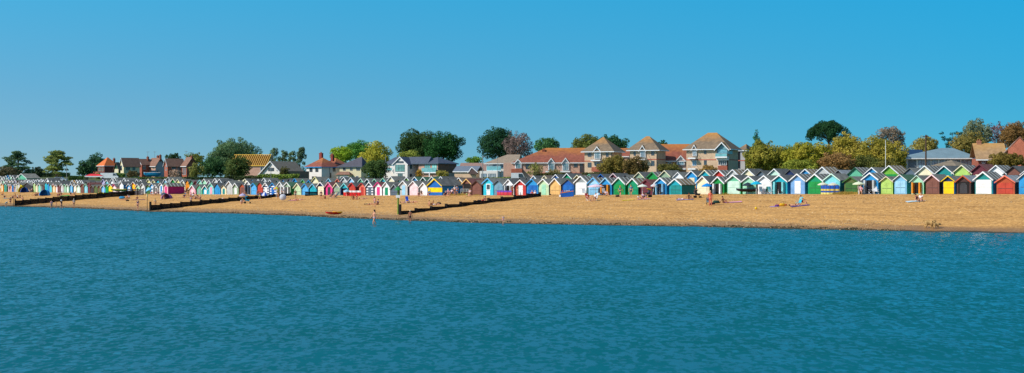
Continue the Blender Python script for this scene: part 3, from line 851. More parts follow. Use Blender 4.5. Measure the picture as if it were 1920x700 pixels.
# --- white house, red roof
b = Bld('white_house', 'white two-storey house with red hipped roof and three chimneys', 'house', 574.5, 603, 636, 455, 42)
b.walls(RND, b.z(313)); r_ = b.roof(T_RED('w'), b.z(313), b.z(296, 5), 'hip', ov=.6, fascia='azure')
r2 = b.roof(T_RED('v'), b.z(312), b.z(296.5, 9), 'hip', x0=-1, x1=b.L - 1.5, y0=7, y1=b.D + 6, name='rear_roof', fascia=None); b.walls(BRD, b.z(313), x0=-1, x1=b.L - 1.6, y0=b.D + .01, y1=b.D + 5, name='rear_wall')
b.chimney(r_, .3, 6, b.z(308), b.z(286.5, 4), 1.3, (150,70,60)); b.chimney(r_, b.L * .62, 7, b.z(302), b.z(289, 4)); b.chimney(r_, b.L * .95, 5, b.z(302), b.z(291.5, 4), .9, (140,60,55))
for a, c in ((580.5, 586), (591.5, 597)): b.win('f', a, c, 314, 322.5, 'dark_brown')
b.win('f', 585, 594, 331, 338, 'dark_brown', bars=2); b.win('s', 624, 629, 314, 322, 'slate'); b.win('s', 618, 621, 324, 334, 'slate', bars=0)
b.box('drainpipe', mat('pipe', 'charcoal'), b.L + .01, b.L + .1, b.D * .45, b.D * .45 + .12, -.5, b.z(313) - .3)
# --- cream house dark roof
b = Bld('cream_house', 'cream house with dark slate hipped roof and bay porches below the golden willow', 'house', 636.5, 677, 690, 455, 18)
b.walls(CRM, b.z(312.5)); b.roof(T_DRK if 0 else mat('charcoal_tiles', (92,90,100), .9, .1, kind='tile'), b.z(312.5), b.z(294.5, 5), 'hip', hl=7, hr=1.5, ov=.6, fascia='slate')
for a, c in ((643, 648), (656, 661), (668, 675)): b.win('f', a, c, 314.5, 320, 'grey', bars=1 + (c - a > 6))
o = b.box('bay', CRM, b.fx(636.8), b.fx(660), -2.2, -.01, -1, b.z(328)); b.roof(T_DRK, b.z(328), b.z(322, -1), 'hip', x0=b.fx(636.8), x1=b.fx(660), y0=-2.2, y1=-.2, hl=1, hr=1, name='bay_roof', fascia=None)
b.win('f', 638, 643, 330, 336, 'white', off=2.2); b.win('f', 648, 656, 330, 336, 'white', off=2.2, bars=2); b.win('f', 667, 672, 330, 336, 'white')
# --- modern white gabled house
b = Bld('modern_house', 'modern white gabled house with tall green glazing and slate roof', 'house', 737.5, 764, 785, 455, 30)
b.walls(RND, b.z(308), 'f', b.z(296)); b.roof(T_SLT, b.z(308), b.z(295), 'f', ov=.35); 
b.win('f', 741, 759, 309, 322, 'slate', (110,160,155), 2, 'glazed_wall'); b.win('f', 746, 755, 325, 331, 'slate', (120,150,150), 1)
b.win('f', 743, 757, 302.5, 306, 'slate', (80,90,100), 1, 'gable_window')
q = MB(); a0 = b.fx(742); q.box(a0, b.fx(758.5), -.12, -.01, b.z(325), b.z(323.6)); q.build('beam', mat('frame_white', 'white', .5, .05), b.r)
b.win('s', 768, 772.5, 309, 317, 'slate', (80,120,120), 0); b.win('s', 768, 772, 326, 332, 'slate', bars=0)
b.walls(RND, b.z(311), x0=-5.2, x1=-.01, y0=2, y1=b.D, name='wing_wall'); b.roof(T_SLT, b.z(307, 2), b.z(294.5, 5), 'hip', x0=-5.2, x1=b.L + 6, y0=2.6, y1=b.D + 1, hl=3, hr=.6, name='wing_roof', fascia='slate')
b.balcony(726, 737, 315, 320, True, .6)
b = Bld('brick_house', 'brick and timber house with slate roof and glass balcony, right of the modern gable', 'house', 785, 821, 856, 452, 34)
b.walls(BRP, b.z(306.5)); b.roof(T_SLT, b.z(306.5), b.z(294.5, 5), 'hip', ov=.6, fascia='slate')
b.box('timber_cladding', mat('cedar_boards', (150,100,80), .8, .12, 2, kind='planks'), b.L + .01, b.L + .08, .4, b.D - .2, b.z(324), b.z(307.6))
b.win('f', 796, 807, 308, 321, 'slate', (100,170,165), 2, 'glazed_wall'); b.win('f', 810, 819, 308, 321, 'slate', (150,215,205), 1, 'glazed_wall'); b.balcony(793, 820, 315, 323, True, .8)
b.win('s', 821.5, 824, 308, 321, 'slate', bars=0); b.win('s', 843, 851, 308.5, 312, 'slate', bars=0)
b.box('post', mat('frame_white', 'white', .5, .05), b.fx(807.5), b.fx(809), -.95, -.82, -.5, b.z(323))
# --- low garages
b = Bld('low_building', 'low brick building with grey gabled roof left of the white balcony house', 'building', 852, 893, 905, 425, 20)
b.walls(BRK, b.z(321)); b.roof(mat('grey_sheet', (112,124,138), .7, .08), b.z(321), b.z(312.5, 4), 's', ov=.4); b.win('f', 883, 888, 325, 328, 'slate')
xg = b.fx(881); q = MB(); q.prism([(xg, b.z(327)), (b.L + .6, b.z(327)), (b.L + .6, b.z(324)), ((xg + b.L) / 2, b.z(314.5)), (xg, b.z(324))], -.9, -.01); q.build('porch_gable', mat('dark_boards', (92,74,72), .8, .1, kind='boards'), b.r)
q = MB(); q.tube(((xg + b.L) / 2, -.98, b.z(314)), (b.L + .9, -.98, b.z(324)), .12, n=4); q.tube(((xg + b.L) / 2, -.98, b.z(314)), (xg - .3, -.98, b.z(324)), .12, n=4); q.build('bargeboard', mat('frame_white', 'white', .5, .05), b.r)
b = Bld('low_building', 'long low house with pinkish brown roof behind the grey gabled building', 'building', 862, 912, 916, 470, 8)
b.D = 9; b.walls(BRD, b.z(320)); b.roof(mat('pink_tiles', (160,128,116), .9, .1, kind='tile'), b.z(320), b.z(306.5, 4), 's', fascia=None)
# --- white balcony house
b = Bld('white_house', 'white modern house with glass balcony over a flat-roofed garden room', 'house', 912, 959, 963, 420, 12)
b.D = 10; b.walls(RND, b.z(306.5)); b.roof(T_GRY, b.z(306.5), b.z(290, 5), 'hip', ov=.7, hl=6, hr=.5, x1=b.L + 1.5, fascia='white')
for a, c in ((924, 931), (938, 943)): b.win('f', a, c, 308, 316, 'slate', (80,110,130), 1)
b.win('f', 949, 957, 306.8, 314.5, 'slate', (140,150,150)); b.win('f', 949, 957, 326, 334, 'slate', (140,150,150))
x0, x1 = b.fx(904), b.fx(938)
MB().box(x0, x1, -3.2, -.01, -1, b.zf(321, x0)).build('garden_room', RND, b.r)
b.win('f', 907, 917, 326, 336, 'slate', (140,160,175), 1, off=3.2); b.win('f', 920, 934, 326, 336, 'slate', (170,180,185), 2, off=3.2)
b.balcony(914, 941, 312, 320, True, 1.2)
# --- the long block of flats
G = 'blocks of the seafront flats'
b = Bld('flats_wing', 'long low wing of the flats with red-brown roof and three white gabled dormers', 'apartment block', 944, 1093, 1096, 385, 8, G)
b.D = 12; b.walls(BRP, b.z(305)); b.roof(T_RED('l'), b.z(305), b.z(277.5, 6), 'hip', ov=.5, hl=9, hr=.3, x0=b.fx(962))
rr = b.r.children[1]; b.chimney(rr, b.fx(1016), 4.5, b.z(285), b.z(279.5), .8)
def dormer(b, p0, p1, ya, ye, yb, gl=(90,130,140), bal=True):
    x0, x1 = b.fx(p0), b.fx(p1); zr, ze = b.zf(ya, x0), b.zf(ye, x0); zb = b.zf(yb, x0)
    o = MB().prism([(x0, zb), (x1, zb), (x1, ze), ((x0 + x1) / 2, zr), (x0, ze)], -.35, 4).build('dormer', mat('white_boards', 'white', .6, .05), b.r)
    b.roof(T_BRN, ze, zr + .05, 'f', x0=x0, x1=x1, y0=-.5, y1=3.5, ov=.25, name='dormer_roof', par=o)
    w0, w1 = p0 + (p1 - p0) * .12, p1 - (p1 - p0) * .12
    b.win('f', w0, w1, ye + .5, yb, 'white', gl, 2, 'french_window', off=.36, par=None)
dormer(b, 966, 978, 300, 306, 316, (60,120,125)); dormer(b, 1028, 1040, 298, 305.5, 320); dormer(b, 1054.5, 1067, 297.5, 305.5, 320)
b.balcony(1024, 1041, 313, 321, False, 1.4); b.balcony(1051, 1070, 313, 321, False, 1.4)
b.win('f', 986, 994, 308, 317, 'dark_brown'); b.win('f', 1076, 1083, 305.8, 314, 'dark_brown'); b.win('f', 1087, 1093, 307, 324, 'dark_brown', (70,50,45), 0, 'doorway')
o = b.box('bay', BRR, b.fx(960), b.fx(980), -1.6, -.01, b.z(325), b.z(317)); b.win('f', 963, 970, 326, 333, 'cream'); b.win('f', 972, 978, 326, 333, 'cream'); b.win('f', 1004, 1010, 326, 333, 'cream'); b.win('f', 1013, 1019, 326, 333, 'cream')
x0, x1 = b.fx(1003), b.L; b.box('brick_band', band, x0, x1, -.05, -.003, b.z(325.5), b.z(324))
def tower(label, pa, pc, pb, Y, th, ye, ya, wins, side=(), hl=None, hr=None, bands=(), x0f=None):
    b = Bld('flats_tower', label, 'apartment block', pa, pc, pb, Y, th, G)
    b.D = min(b.D, 16); b.walls(BRK, b.z(ye)); b.roof(T_BRN, b.z(ye), b.z(ya, 6), 'hip', ov=.8, hl=hl, hr=hr)
    for a, c, y0, y1 in wins: b.win('f', a, c, y0, y1, 'slate')
    for a, c, y0, y1 in side: b.win('s', a, c, y0, y1, 'slate')
    for y in bands: b.box('brick_band', band, -.04, b.L + .04, -.05, b.D * .98, b.z(y + .8), b.z(y - .8))
    b.box('drainpipe', mat('pipe', 'charcoal'), b.L - .25, b.L - .13, -.17, -.06, -.5, b.z(ye) - .4)
    return b
b = tower('left tower of the flats with pyramid roof, tallest block right of the long wing', 1096, 1148, 1166, 372, 24, 284, 257.5, [(1102, 1109, 286, 294), (1136, 1141, 286, 294), (1102, 1109, 305, 314), (1136, 1141, 305, 314)], bands=(302,))
dormer(b, 1115, 1127, 276.5, 284, 298, (110,150,160)); b.balcony(1111, 1129, 292, 300, False, 1.5); b.win('f', 1115, 1126, 304, 312, 'white', bars=2, off=.3); b.box('bay', BRR, b.fx(1112), b.fx(1130), -1.2, -.01, b.z(322), b.z(313.5))
b = Bld('flats_link', 'small linking block with salmon gable between the first two flats towers', 'apartment block', 1157, 1178, 1184, 385, 15, G)
b.D = 8; b.walls(BRP, b.z(293)); b.roof(T_RED('k'), b.z(293), b.z(279, 4), 's', ov=.3)
b = tower('middle tower of the flats, rising above the large brown bush', 1181, 1233, 1248, 366, 24, 281.5, 256, [(1221, 1227, 283.5, 291.5), (1188, 1192, 284, 292), (1221, 1227, 302, 311), (1188, 1193, 302, 310)], bands=(299,))
dormer(b, 1201, 1211, 274, 282, 296, (90,130,150)); b.balcony(1198, 1214, 289, 298, False, 1.5)
b = Bld('flats_wing', 'short low wing of the flats between the middle and right towers', 'apartment block', 1240, 1288, 1291, 372, 10, G)
b.D = 11; b.walls(BRP, b.z(300)); b.roof(T_RED('m'), b.z(300), b.z(271.5, 6), 's', ov=.5); dormer(b, 1269, 1284, 293, 301, 310, (120,160,175)); b.balcony(1267, 1286, 309, 316, False, 1.3); b.win('f', 1252, 1259, 302, 308, 'white')
b = tower('right tower of the flats, largest, with glazed corner bay and blank grey side', 1287, 1366, 1384, 352, 25, 279.5, 249, [(1320, 1324.5, 281, 289), (1320, 1325, 301, 309)], bands=(299.5,), side=())
dormer(b, 1299, 1307, 273, 280, 293, (120,150,165)); b.balcony(1293, 1307, 287, 296, False, 1.4); b.win('f', 1298, 1306, 301, 311, 'white', (90,140,170), 1); b.balcony(1293, 1307, 311, 316, False, 1.4)
x0, x1 = b.fx(1346), b.fx(1367); xm = (x0 + x1) / 2
o = MB().prism([(x0, b.z(289)), (x1, b.z(289)), (x1, b.z(279)), (xm, b.z(268.5)), (x0, b.z(279))], -1.0, 3).build('corner_bay', mat('bay_panel', (120,170,180), .3, .1, spec=.6), b.r)
b.roof(T_BRN, b.z(279), b.z(268), 'f', x0=x0, x1=x1, y0=-1.2, y1=3, ov=.5, name='bay_roof', par=o)
b.win('f', 1347, 1366, 280, 288, 'slate', (110,170,185), 0, 'bay_glass', off=1.02); b.balcony(1345, 1367, 288, 294, True, 1.8)
b.box('bay_wall', RND, x0, x1, -1.2, -.01, b.z(301), b.z(296)); b.win('f', 1348, 1364, 301.5, 310, 'white', bars=3, off=.6); b.box('lower_bay', BRR, x0 + .3, x1 - .2, -1.0, -.01, -1, b.z(311))
b = Bld('flats_annex', 'shaded rear annex right of the largest flats tower with a glass roof light', 'apartment block', 1383, 1398, 1412, 372, 25, G)
b.D = 9; b.walls(GRD, b.z(282)); b.roof(T_BRN, b.z(282), b.z(270, 4), 'hip', ov=.4); b.win('f', 1383.5, 1388, 284, 316, 'slate', (35,35,40), 0, 'recess_shade'); b.box('brick_band', band, -.03, b.L + .03, -.04, 1, b.z(302), b.z(300.5))  # tall dark pane: shade of the recess put in as colour
# --- right-hand buildings
b = Bld('club_building', 'long low building with pale blue-grey hipped metal roof behind the right huts', 'building', 1696, 1828, 1834, 300, 6)
b.D = 15; b.walls(RND, b.z(297)); b.roof(T_MET, b.z(296.5), b.z(277.5, 7), 'hip', ov=.9, hl=10, hr=4, fascia='white')
b.box('dark_panel', mat('panel_grey', (130,134,140), .6, .05), b.fx(1703), b.fx(1718), -.05, -.003, b.z(316), b.z(300))
for a, c in ((1722, 1733), (1736, 1744), (1747, 1758), (1762, 1775), (1778, 1800), (1803, 1824)): b.win('f', a, c, 300, 316, 'slate', (150,185,200), 1)
b = Bld('low_building', 'building with dark blue roof left of the pale metal roof', 'building', 1672, 1690, 1735, 330, 50)
b.D = min(b.D, 12); b.walls(RND, b.z(293)); b.roof(mat('blue_sheet', (66,96,130), .6, .08), b.z(293), b.z(281), 'f', ov=.5)
b = Bld('clubhouse', 'wide low hut-like building with weathered brown hipped roof below the pale metal roof', 'building', 1745, 1792, 1822, 215, 40)
b.D = min(b.D, 7); b.walls(paint('cream'), b.z(312)); b.roof(mat('weathered_felt', (138,124,104), .95, .2, 1), b.z(312), b.z(300, 2), 'hip', ov=.3, fascia='slate')
b = Bld('brick_house', 'red brick house with orange lichen on its tan ridge roof at far right', 'house', 1834, 1885, 1889, 290, 10)
b.D = 9; b.walls(BRR, b.z(297)); r_ = b.roof(mat('lichen_tiles', (176,142,104), .9, .16, 1.5, kind='tile', extra=lichen((225,160,40), .3)), b.z(297), b.z(270, 4.5), 's', ov=.5); b.chimney(r_, .8, 4.4, b.z(275), b.z(263), .9, (190,130,100))
b.win('f', 1841, 1847, 299, 307, 'white'); b.win('f', 1849, 1857, 300, 310, 'dark_brown', (50,35,30), 0, 'doorway')
b = Bld('brick_house', 'salmon brick gable end partly hidden by the bush at the right edge', 'house', 1882, 1922, 1935, 284, 18)
b.D = min(b.D, 10); b.walls(mat('salmon_brick', (205,120,92), .9, .1, kind='brick'), b.z(288), 'f', b.z(268)); b.roof(T_DRK, b.z(288), b.z(267), 'f', ov=.3)
# ------------------------------------------------------------------ trees
def leafmat(c, c2=None, k=1.0):
    c = tuple(v * k for v in c); c2 = tuple(min(255, v * 1.38 + 6) for v in c) if c2 is None else c2
    m = mat('foliage', tuple(min(255, v * 1.25) for v in c), .75, .3, .35, c2=tuple(min(255, v * 1.10) for v in c2), spec=.15)
    t = m.node_tree
    if 'tr' not in t.nodes:
        b = t.nodes['Principled BSDF']; o = t.nodes['Material Output']; tr = t.nodes.new('ShaderNodeBsdfTranslucent'); tr.name = 'tr'; mx = t.nodes.new('ShaderNodeMixShader'); mx.inputs[0].default_value = .3
        t.links.new(b.inputs['Base Color'].links[0].from_socket, tr.inputs[0]); t.links.new(b.outputs[0], mx.inputs[1]); t.links.new(tr.outputs[0], mx.inputs[2]); t.links.new(mx.outputs[0], o.inputs[0])
    return m
BARK = mat('bark', (104,88,74), .95, .25, 2)
def tree(name, label, pl, pr, yt, yb, Y, col, kind='round', seed=1, dens=1.0, cat='tree', group='trees and bushes behind the huts', trunk=True, c2=None, leaf=.5):
    rs = np.random.RandomState(seed); cx = (pl + pr) / 2
    base = on(cx, Y); g = base.z; Wd = (pr - pl) / F * Y; zt = zat(yt, Y) - g; zb = max(.0, zat(yb, Y) - g); H = zt - zb; hw = Wd / 2
    root = empty(name, base, rs.uniform(0, 6.28) * 0, label, cat, group)
    lob = []      # centre, radii
    if kind == 'cone':
        for i in range(9):
            f = i / 8.5; rr = hw * (1 - f) * .95 + .25
            for k in range(4 if f < .8 else 2):
                a = rs.uniform(0, 6.28); lob.append(((math.cos(a) * rr * .55, math.sin(a) * rr * .55, zb + f * H), (rr * .6, rr * .6, H * .075)))
    elif kind == 'umbrella':
        for i in range(60):
            a = rs.uniform(0, 6.28); r0 = math.sqrt(rs.uniform(.0, 1)) * .86; z_ = zb + H * (.30 + .62 * math.sqrt(max(0, 1 - r0 ** 2.4))) + rs.uniform(-.10, .0) * H
            lob.append(((math.cos(a) * r0 * hw, math.sin(a) * r0 * hw, z_ - .08 * H), (hw * .2, hw * .2, H * .085)))
    elif kind == 'tiers':
        for i in range(84):
            f = rs.uniform(0, 1) ** .8; a = rs.uniform(0, 6.28); rr = hw * (1.0 - .45 * abs(f - .45) * 1.6) * rs.uniform(.2, .95); zt_ = zb + (round(f * 7) / 7 + rs.uniform(-.09, .09)) * H * .93
            if f > .75: rr *= .6
            lob.append(((math.cos(a) * rr, math.sin(a) * rr, zt_), (hw * .25, hw * .25, H * .05)))
    elif kind == 'fronds':
        for i in range(30):
            a = rs.uniform(0, 6.28); f = rs.uniform(.1, 1); lob.append(((math.cos(a) * hw * f, math.sin(a) * hw * f, zb + H * (f * .9) ), (hw * .22, hw * .1, H * .06)))
    elif kind == 'wispy':
        for i in range(46):
            f = rs.uniform(0, 1) ** .9; a = rs.uniform(0, 6.28); rr = hw * 1.05 * (1 - f * .8) * rs.uniform(.3, 1); lob.append(((math.cos(a) * rr + f * .25 * hw, math.sin(a) * rr, zb + f * H * .97), (hw * .17, hw * .17, H * .075)))
    else:
        n = 40 if kind != 'small' else 18; ga = 2.39996
        for i in range(n):
            u = 1 - 1.75 * (i + .5) / n; a = i * ga + rs.uniform(-.4, .4); rh = math.sqrt(max(0, 1 - u * u)); sc = rs.uniform(.5, .95)
            lr = rs.uniform(.15, .34)
            lob.append(((math.cos(a) * rh * hw * sc, math.sin(a) * rh * hw * sc, zb + H * (.46 + .5 * u * sc * .78 * 1.12) + rs.uniform(-.04, .04) * H), (hw * lr, hw * lr, min(hw, H * .6) * lr * .85)))
        for i in range(16):
            a = rs.uniform(0, 6.28); u = rs.uniform(-.5, .95); rh = math.sqrt(1 - u * u) * rs.uniform(.88, 1.0); lr = rs.uniform(.07, .13)
            lob.append(((math.cos(a) * rh * hw * .97, math.sin(a) * rh * hw * .97, zb + H * (.46 + .52 * u * rs.uniform(.85, 1))), (hw * lr, hw * lr, hw * lr * .8)))
        if kind != 'bare':
            for i in range(6):
                a = rs.uniform(0, 6.28); lob.append(((math.cos(a) * hw * .3, math.sin(a) * hw * .3, zb + H * rs.uniform(.25, .65)), (hw * .42, hw * .42, H * .26)))
    # fit the crown to its measured height
    top = max(c[2] + r[2] for c, r in lob); bot = min(c[2] - r[2] for c, r in lob)
    k_ = H / (top - bot); lob = [((c[0], c[1], zb + (c[2] - bot) * k_), (r[0], r[1], r[2] * k_)) for c, r in lob]
    areas = np.array([r[0] * r[0] + 2 * r[0] * r[2] for c, r in lob]); P, Nn = [], []
    leaf = leaf * max(1, Y / 420); tot = int(min(22000, max(900, areas.sum() * 4.2 * 2.0 / (leaf * leaf) * 1.15 * dens)))
    for (c, r), ar in zip(lob, areas):
        k = max(12, int(tot * ar / areas.sum())); d = rs.normal(size=(k, 3)); d /= np.linalg.norm(d, axis=1)[:, None]
        rad = rs.uniform(.55, 1.12, (k, 1)) ** .6; P.append(np.array(c) + d * np.array(r) * rad); Nn.append(d)
    P = np.concatenate(P); Nn = np.concatenate(Nn); k = len(P)
    nn = Nn + rs.normal(size=(k, 3)) * .55 + [0, 0, .25]; nn /= np.linalg.norm(nn, axis=1)[:, None]
    t1 = np.cross(nn, rs.normal(size=(k, 3))); t1 /= np.linalg.norm(t1, axis=1)[:, None]; t2 = np.cross(nn, t1)
    sz = leaf * rs.uniform(.45, 1.0, (k, 1)); a_ = t1 * sz; b_ = t2 * sz * rs.uniform(.5, .9, (k, 1))
    V = np.stack([P - a_ * .6, P - b_ * .5, P + a_ * .6, P + b_ * .5], 1).reshape(-1, 3)
    V[:, 2] = np.maximum(V[:, 2], .02)
    me = bpy.data.meshes.new('crown'); me.vertices.add(4 * k); me.vertices.foreach_set('co', V.ravel()); me.loops.add(4 * k); me.loops.foreach_set('vertex_index', np.arange(4 * k)); me.polygons.add(k)
    me.polygons.foreach_set('loop_start', np.arange(0, 4 * k, 4)); me.polygons.foreach_set('loop_total', np.full(k, 4)); me.update(calc_edges=True); me.materials.append(leafmat(col, c2))
    o = bpy.data.objects.new('crown', me); COL.objects.link(o); o.parent = root
    if trunk:
        q = MB(); r0 = max(.12, Wd * .028); zt_ = zb + H * (.62 if kind in ('round', 'bare', 'umbrella') else .9)
        top = Vector((rs.uniform(-.04, .04) * Wd, 0, zt_)); mid = Vector((rs.uniform(-.03, .03) * Wd, 0, zt_ * .45))
        q.tube((0, 0, -.6), mid, r0 * 1.25, r0 * .95, 8); q.tube(mid, top, r0 * .95, r0 * .35, 8)
        idx = rs.permutation(len(lob))[: (30 if kind in ('bare', 'umbrella') else 12)]
        for i in idx:
            c = Vector(lob[i][0]); f = rs.uniform(.3, .9); s_ = mid.lerp(top, f) if c.z > mid.z else Vector((0, 0, c.z * .6))
            m_ = s_.lerp(c, .5) + Vector((0, 0, -.03 * H)); q.tube(s_, m_, r0 * .42, r0 * .26, 5); q.tube(m_, c, r0 * .26, r0 * .08, 5)
        q.build('trunk', BARK, root)
    return root
OAK = (48,68,32); DKG = (48,72,42); MID = (74,94,44); OLV = (98,104,44); YEL = (140,132,40); GRG = (78,100,66); BRN = (112,90,48); PUR = (108,92,86); RUS = (116,88,50)
TR = [
 ('pine_tree','spreading grey-green pine, leftmost tree in the photo',5,63,283,331,560,(70,92,62),'tiers',1.0,{}),
 ('cedar_tree','layered olive cedar between the two far left dark trees',77,136,282,333,545,(104,112,56),'tiers',1.1,{}),
 ('evergreen_tree','dark green tree left of the orange-roofed house',157,203,285,333,620,(48,78,52),'round',1,{}),
 ('bushy_tree','lower dark bushy tree left of the orange-roofed house',144,176,300,334,560,(46,74,44),'round',1,{}),
 ('tree','small dark round tree behind the brick terrace roofs',309,340,287,312,720,DKG,'small',1,{}),
 ('tree','small olive tree behind the solar-panel house',343,384,285,312,700,OLV,'small',1,{}),
 ('broad_tree','huge grey-green tree left of the bare timber roof, tallest on the left half',389,487,257,330,520,GRG,'round',1,{}),
 ('broad_tree','dark green tree in front of the huge grey-green one',371,426,293,336,470,(52,80,44),'round',1,{}),
 ('bush','olive bush right of the solar-panel house',351,384,304,335,460,(112,112,56),'small',1,{}),
 ('broad_tree','dark olive tree standing in front of the bare timber roof',421,471,291,337,430,(70,82,40),'round',1,{}),
 ('slim_tree','leftmost of the wispy grey-green trees behind the bungalow',493,528,277,318,540,(86,104,76),'wispy',1.1,{'leaf':.45}),
 ('slim_tree','second of the wispy grey-green trees behind the bungalow',512,546,281,318,545,(80,98,66),'wispy',1.1,{'leaf':.45}),
 ('slim_tree','third of the wispy grey-green trees behind the bungalow',528,562,283,318,550,(84,102,70),'wispy',1.1,{'leaf':.45}),
 ('slim_tree','rightmost and tallest wispy tree, by the tall red chimney',543,580,275,322,540,(70,90,66),'wispy',1.3,{'leaf':.45}),
 ('tree','bright lime-green tree behind the red-roofed white house',617,664,273,312,520,(116,136,38),'round',1,{}),
 ('tree','mid green tree behind the lime-green one',640,705,262,300,580,(70,110,44),'round',1,{}),
 ('willow_tree','golden weeping willow above the cream house',674,735,264,325,500,(148,142,52),'round',1,{}),
 ('bush','dark green bushy tree below the willow, left of the modern house',680,729,298,337,435,(60,78,38),'round',1,{}),
 ('oak_tree','largest dark green oak, left half of the big oak mass',742,822,240,304,540,OAK,'round',1,{}),
 ('oak_tree','dark green oak, right half of the big oak mass',790,873,245,306,520,(36,72,34),'round',1,{}),
 ('bush','olive bush peeking over the modern house roof',744,790,281,302,500,(112,118,50),'small',1,{}),
 ('tree','tiny bright green tree in the gap right of the big oaks',872,906,293,309,620,(90,120,40),'small',1,{}),
 ('oak_tree','dark green oak behind the white balcony house',898,975,236,306,520,(38,70,44),'round',1,{}),
 ('bare_tree','purplish thinning tree right of the dark oak',942,1001,245,306,500,PUR,'bare',.8,{'c2':(150,128,118)}),
 ('tree','rounded green tree behind the long red-brown roof',1002,1050,257,292,480,(64,100,58),'round',1,{}),
 ('tree','olive-brown tree behind the left flats tower',1071,1132,251,290,480,(92,98,46),'round',1,{}),
 ('evergreen_tree','dark green trees right behind the left tower roof',1118,1178,251,292,500,(46,78,46),'round',1,{}),
 ('tree','small tree top right of the middle tower roof',1232,1252,262,284,480,(48,80,46),'small',1,{}),
 ('bush','large olive-brown bush in front of the left flats tower',1122,1180,290,330,300,(104,92,42),'round',1,{'leaf':.4}),
 ('bush','dark brown bush in front of the middle flats tower',1164,1217,292,330,296,(96,80,44),'round',1,{'leaf':.4}),
 ('bush','low brown bush below the short flats wing',1231,1276,305,328,296,(88,84,40),'round',1,{'leaf':.4}),
 ('bush','small dry bush below the right flats tower',1313,1346,309,326,290,(140,112,60),'small',1,{'leaf':.35}),
 ('thin_tree','thin leafy young tree in front of the long flats wing',987,1018,304,334,320,(124,128,60),'small',.55,{'leaf':.4,'c2':(210,180,130)}),
 ('bush','sparse brown bush below the dormer balconies',1024,1052,317,331,320,(132,118,76),'small',.6,{'leaf':.35}),
 ('shrub','small golden shrub between the modern and brick houses',779,795,317,334,420,(150,122,50),'small',.9,{'leaf':.4}),
 ('shrub','small olive shrub in front of the timber-clad wall',816,842,319,334,420,(132,124,56),'small',.9,{'leaf':.4}),
 ('conifer','blue-green conifer tip right of the flats',1404,1433,243,300,330,(52,98,74),'cone',1,{'leaf':.4}),
 ('bushy_tree','olive green tree right of the flats annex',1395,1472,260,326,275,(104,108,38),'round',1.1,{'leaf':.4,'c2':(172,160,66)}),
 ('bushy_tree','darker low tree behind the first olive tree',1439,1506,272,328,290,(86,100,40),'round',1.1,{'leaf':.4}),
 ('bushy_tree','yellow-green leafy tree left of the umbrella pine',1469,1554,266,328,270,(122,124,36),'round',1.2,{'leaf':.4,'c2':(184,172,62)}),
 ('bushy_tree','pale yellow-tinged tree in front of the umbrella pine',1547,1624,246,324,270,(138,130,44),'round',1.2,{'leaf':.4,'c2':(200,178,84)}),
 ('bush','russet-brown rounded bush at the foot of the yellow-tinged tree',1531,1608,284,332,250,(122,94,54),'round',1.2,{'leaf':.38,'c2':(164,126,76)}),
 ('bush','dark olive bush left of the thin white pole',1585,1656,290,332,252,(82,86,40),'round',1.2,{'leaf':.38}),
 ('bushy_tree','yellow-olive tree behind the thin white pole',1607,1700,253,328,262,(126,120,42),'round',1.2,{'leaf':.4,'c2':(184,166,70)}),
 ('bush','low olive bush at the left end of the blue-roofed building',1640,1690,296,330,245,(96,92,42),'round',1.1,{'leaf':.36}),
 ('bush','low green bush filling the foot of the yellow-green trees',1466,1540,298,332,250,(112,116,42),'round',1.1,{'leaf':.38}),
 ('umbrella_pine','dark green umbrella pine with domed crown and visible limbs',1510,1599,226,266,360,(30,60,32),'umbrella',1.3,{'leaf':.4}),
 ('bare_tree','greyish purple half-bare tree right of the umbrella pine',1640,1698,236,282,380,(122,112,96),'bare',.8,{'c2':(150,132,112)}),
 ('tree','olive brown tree right of the telegraph pole',1708,1758,254,290,400,(126,116,58),'round',.9,{}),
 ('palm_like_tree','dark blue-green feathery tree right of the olive one',1764,1806,247,288,380,(44,84,76),'fronds',1,{'leaf':.45}),
 ('tree','tall grey-green thinning tree at the upper right',1800,1860,221,280,390,(98,104,78),'bare',1.1,{}),
 ('bushy_tree','brownish olive tree below the tall grey-green one',1782,1846,245,292,370,(116,104,52),'round',1,{}),
 ('bare_tree','leafless purple tree between the grey-green and russet trees',1850,1892,227,272,400,(118,86,92),'bare',.35,{'c2':(140,110,110)}),
 ('broad_tree','russet tree at the upper right edge',1872,1936,228,284,380,RUS,'round',1,{'c2':(146,114,66)}),
 ('bush','olive-brown bush in front of the right brick house',1852,1924,284,317,225,(98,84,36),'round',1.2,{'leaf':.35}),
 ('bush','leafless brown bush in front of the brick terrace',316,342,318,336,560,(140,118,100),'small',.7,{}),
 ('bush','dark brown bush in front of the cream house',236,262,319,337,560,(86,76,46),'small',1,{}),
 ('bush','dark bush in the shade left of the white bungalow',466,500,296,336,480,(54,62,34),'small',1,{}),
 ('bush','small dark bush right beside the white bungalow gable',524,545,312,336,425,(84,82,44),'small',.9,{}),
 ('bush','dark thicket between the two far left trees',55,84,312,334,600,(48,62,40),'small',1,{}),
 ('bush','brownish thicket under the leftmost pine',-10,40,312,332,545,(80,74,52),'small',1,{}),
]
for i, (n_, lab, pl, pr, yt, yb, Y, c, kd, de, kw) in enumerate(TR):
    tree(n_, lab, pl, pr, yt, yb, Y, c, kd, 11 + i, de, cat='bush' if n_ in ('bush', 'shrub') else 'tree', **kw)
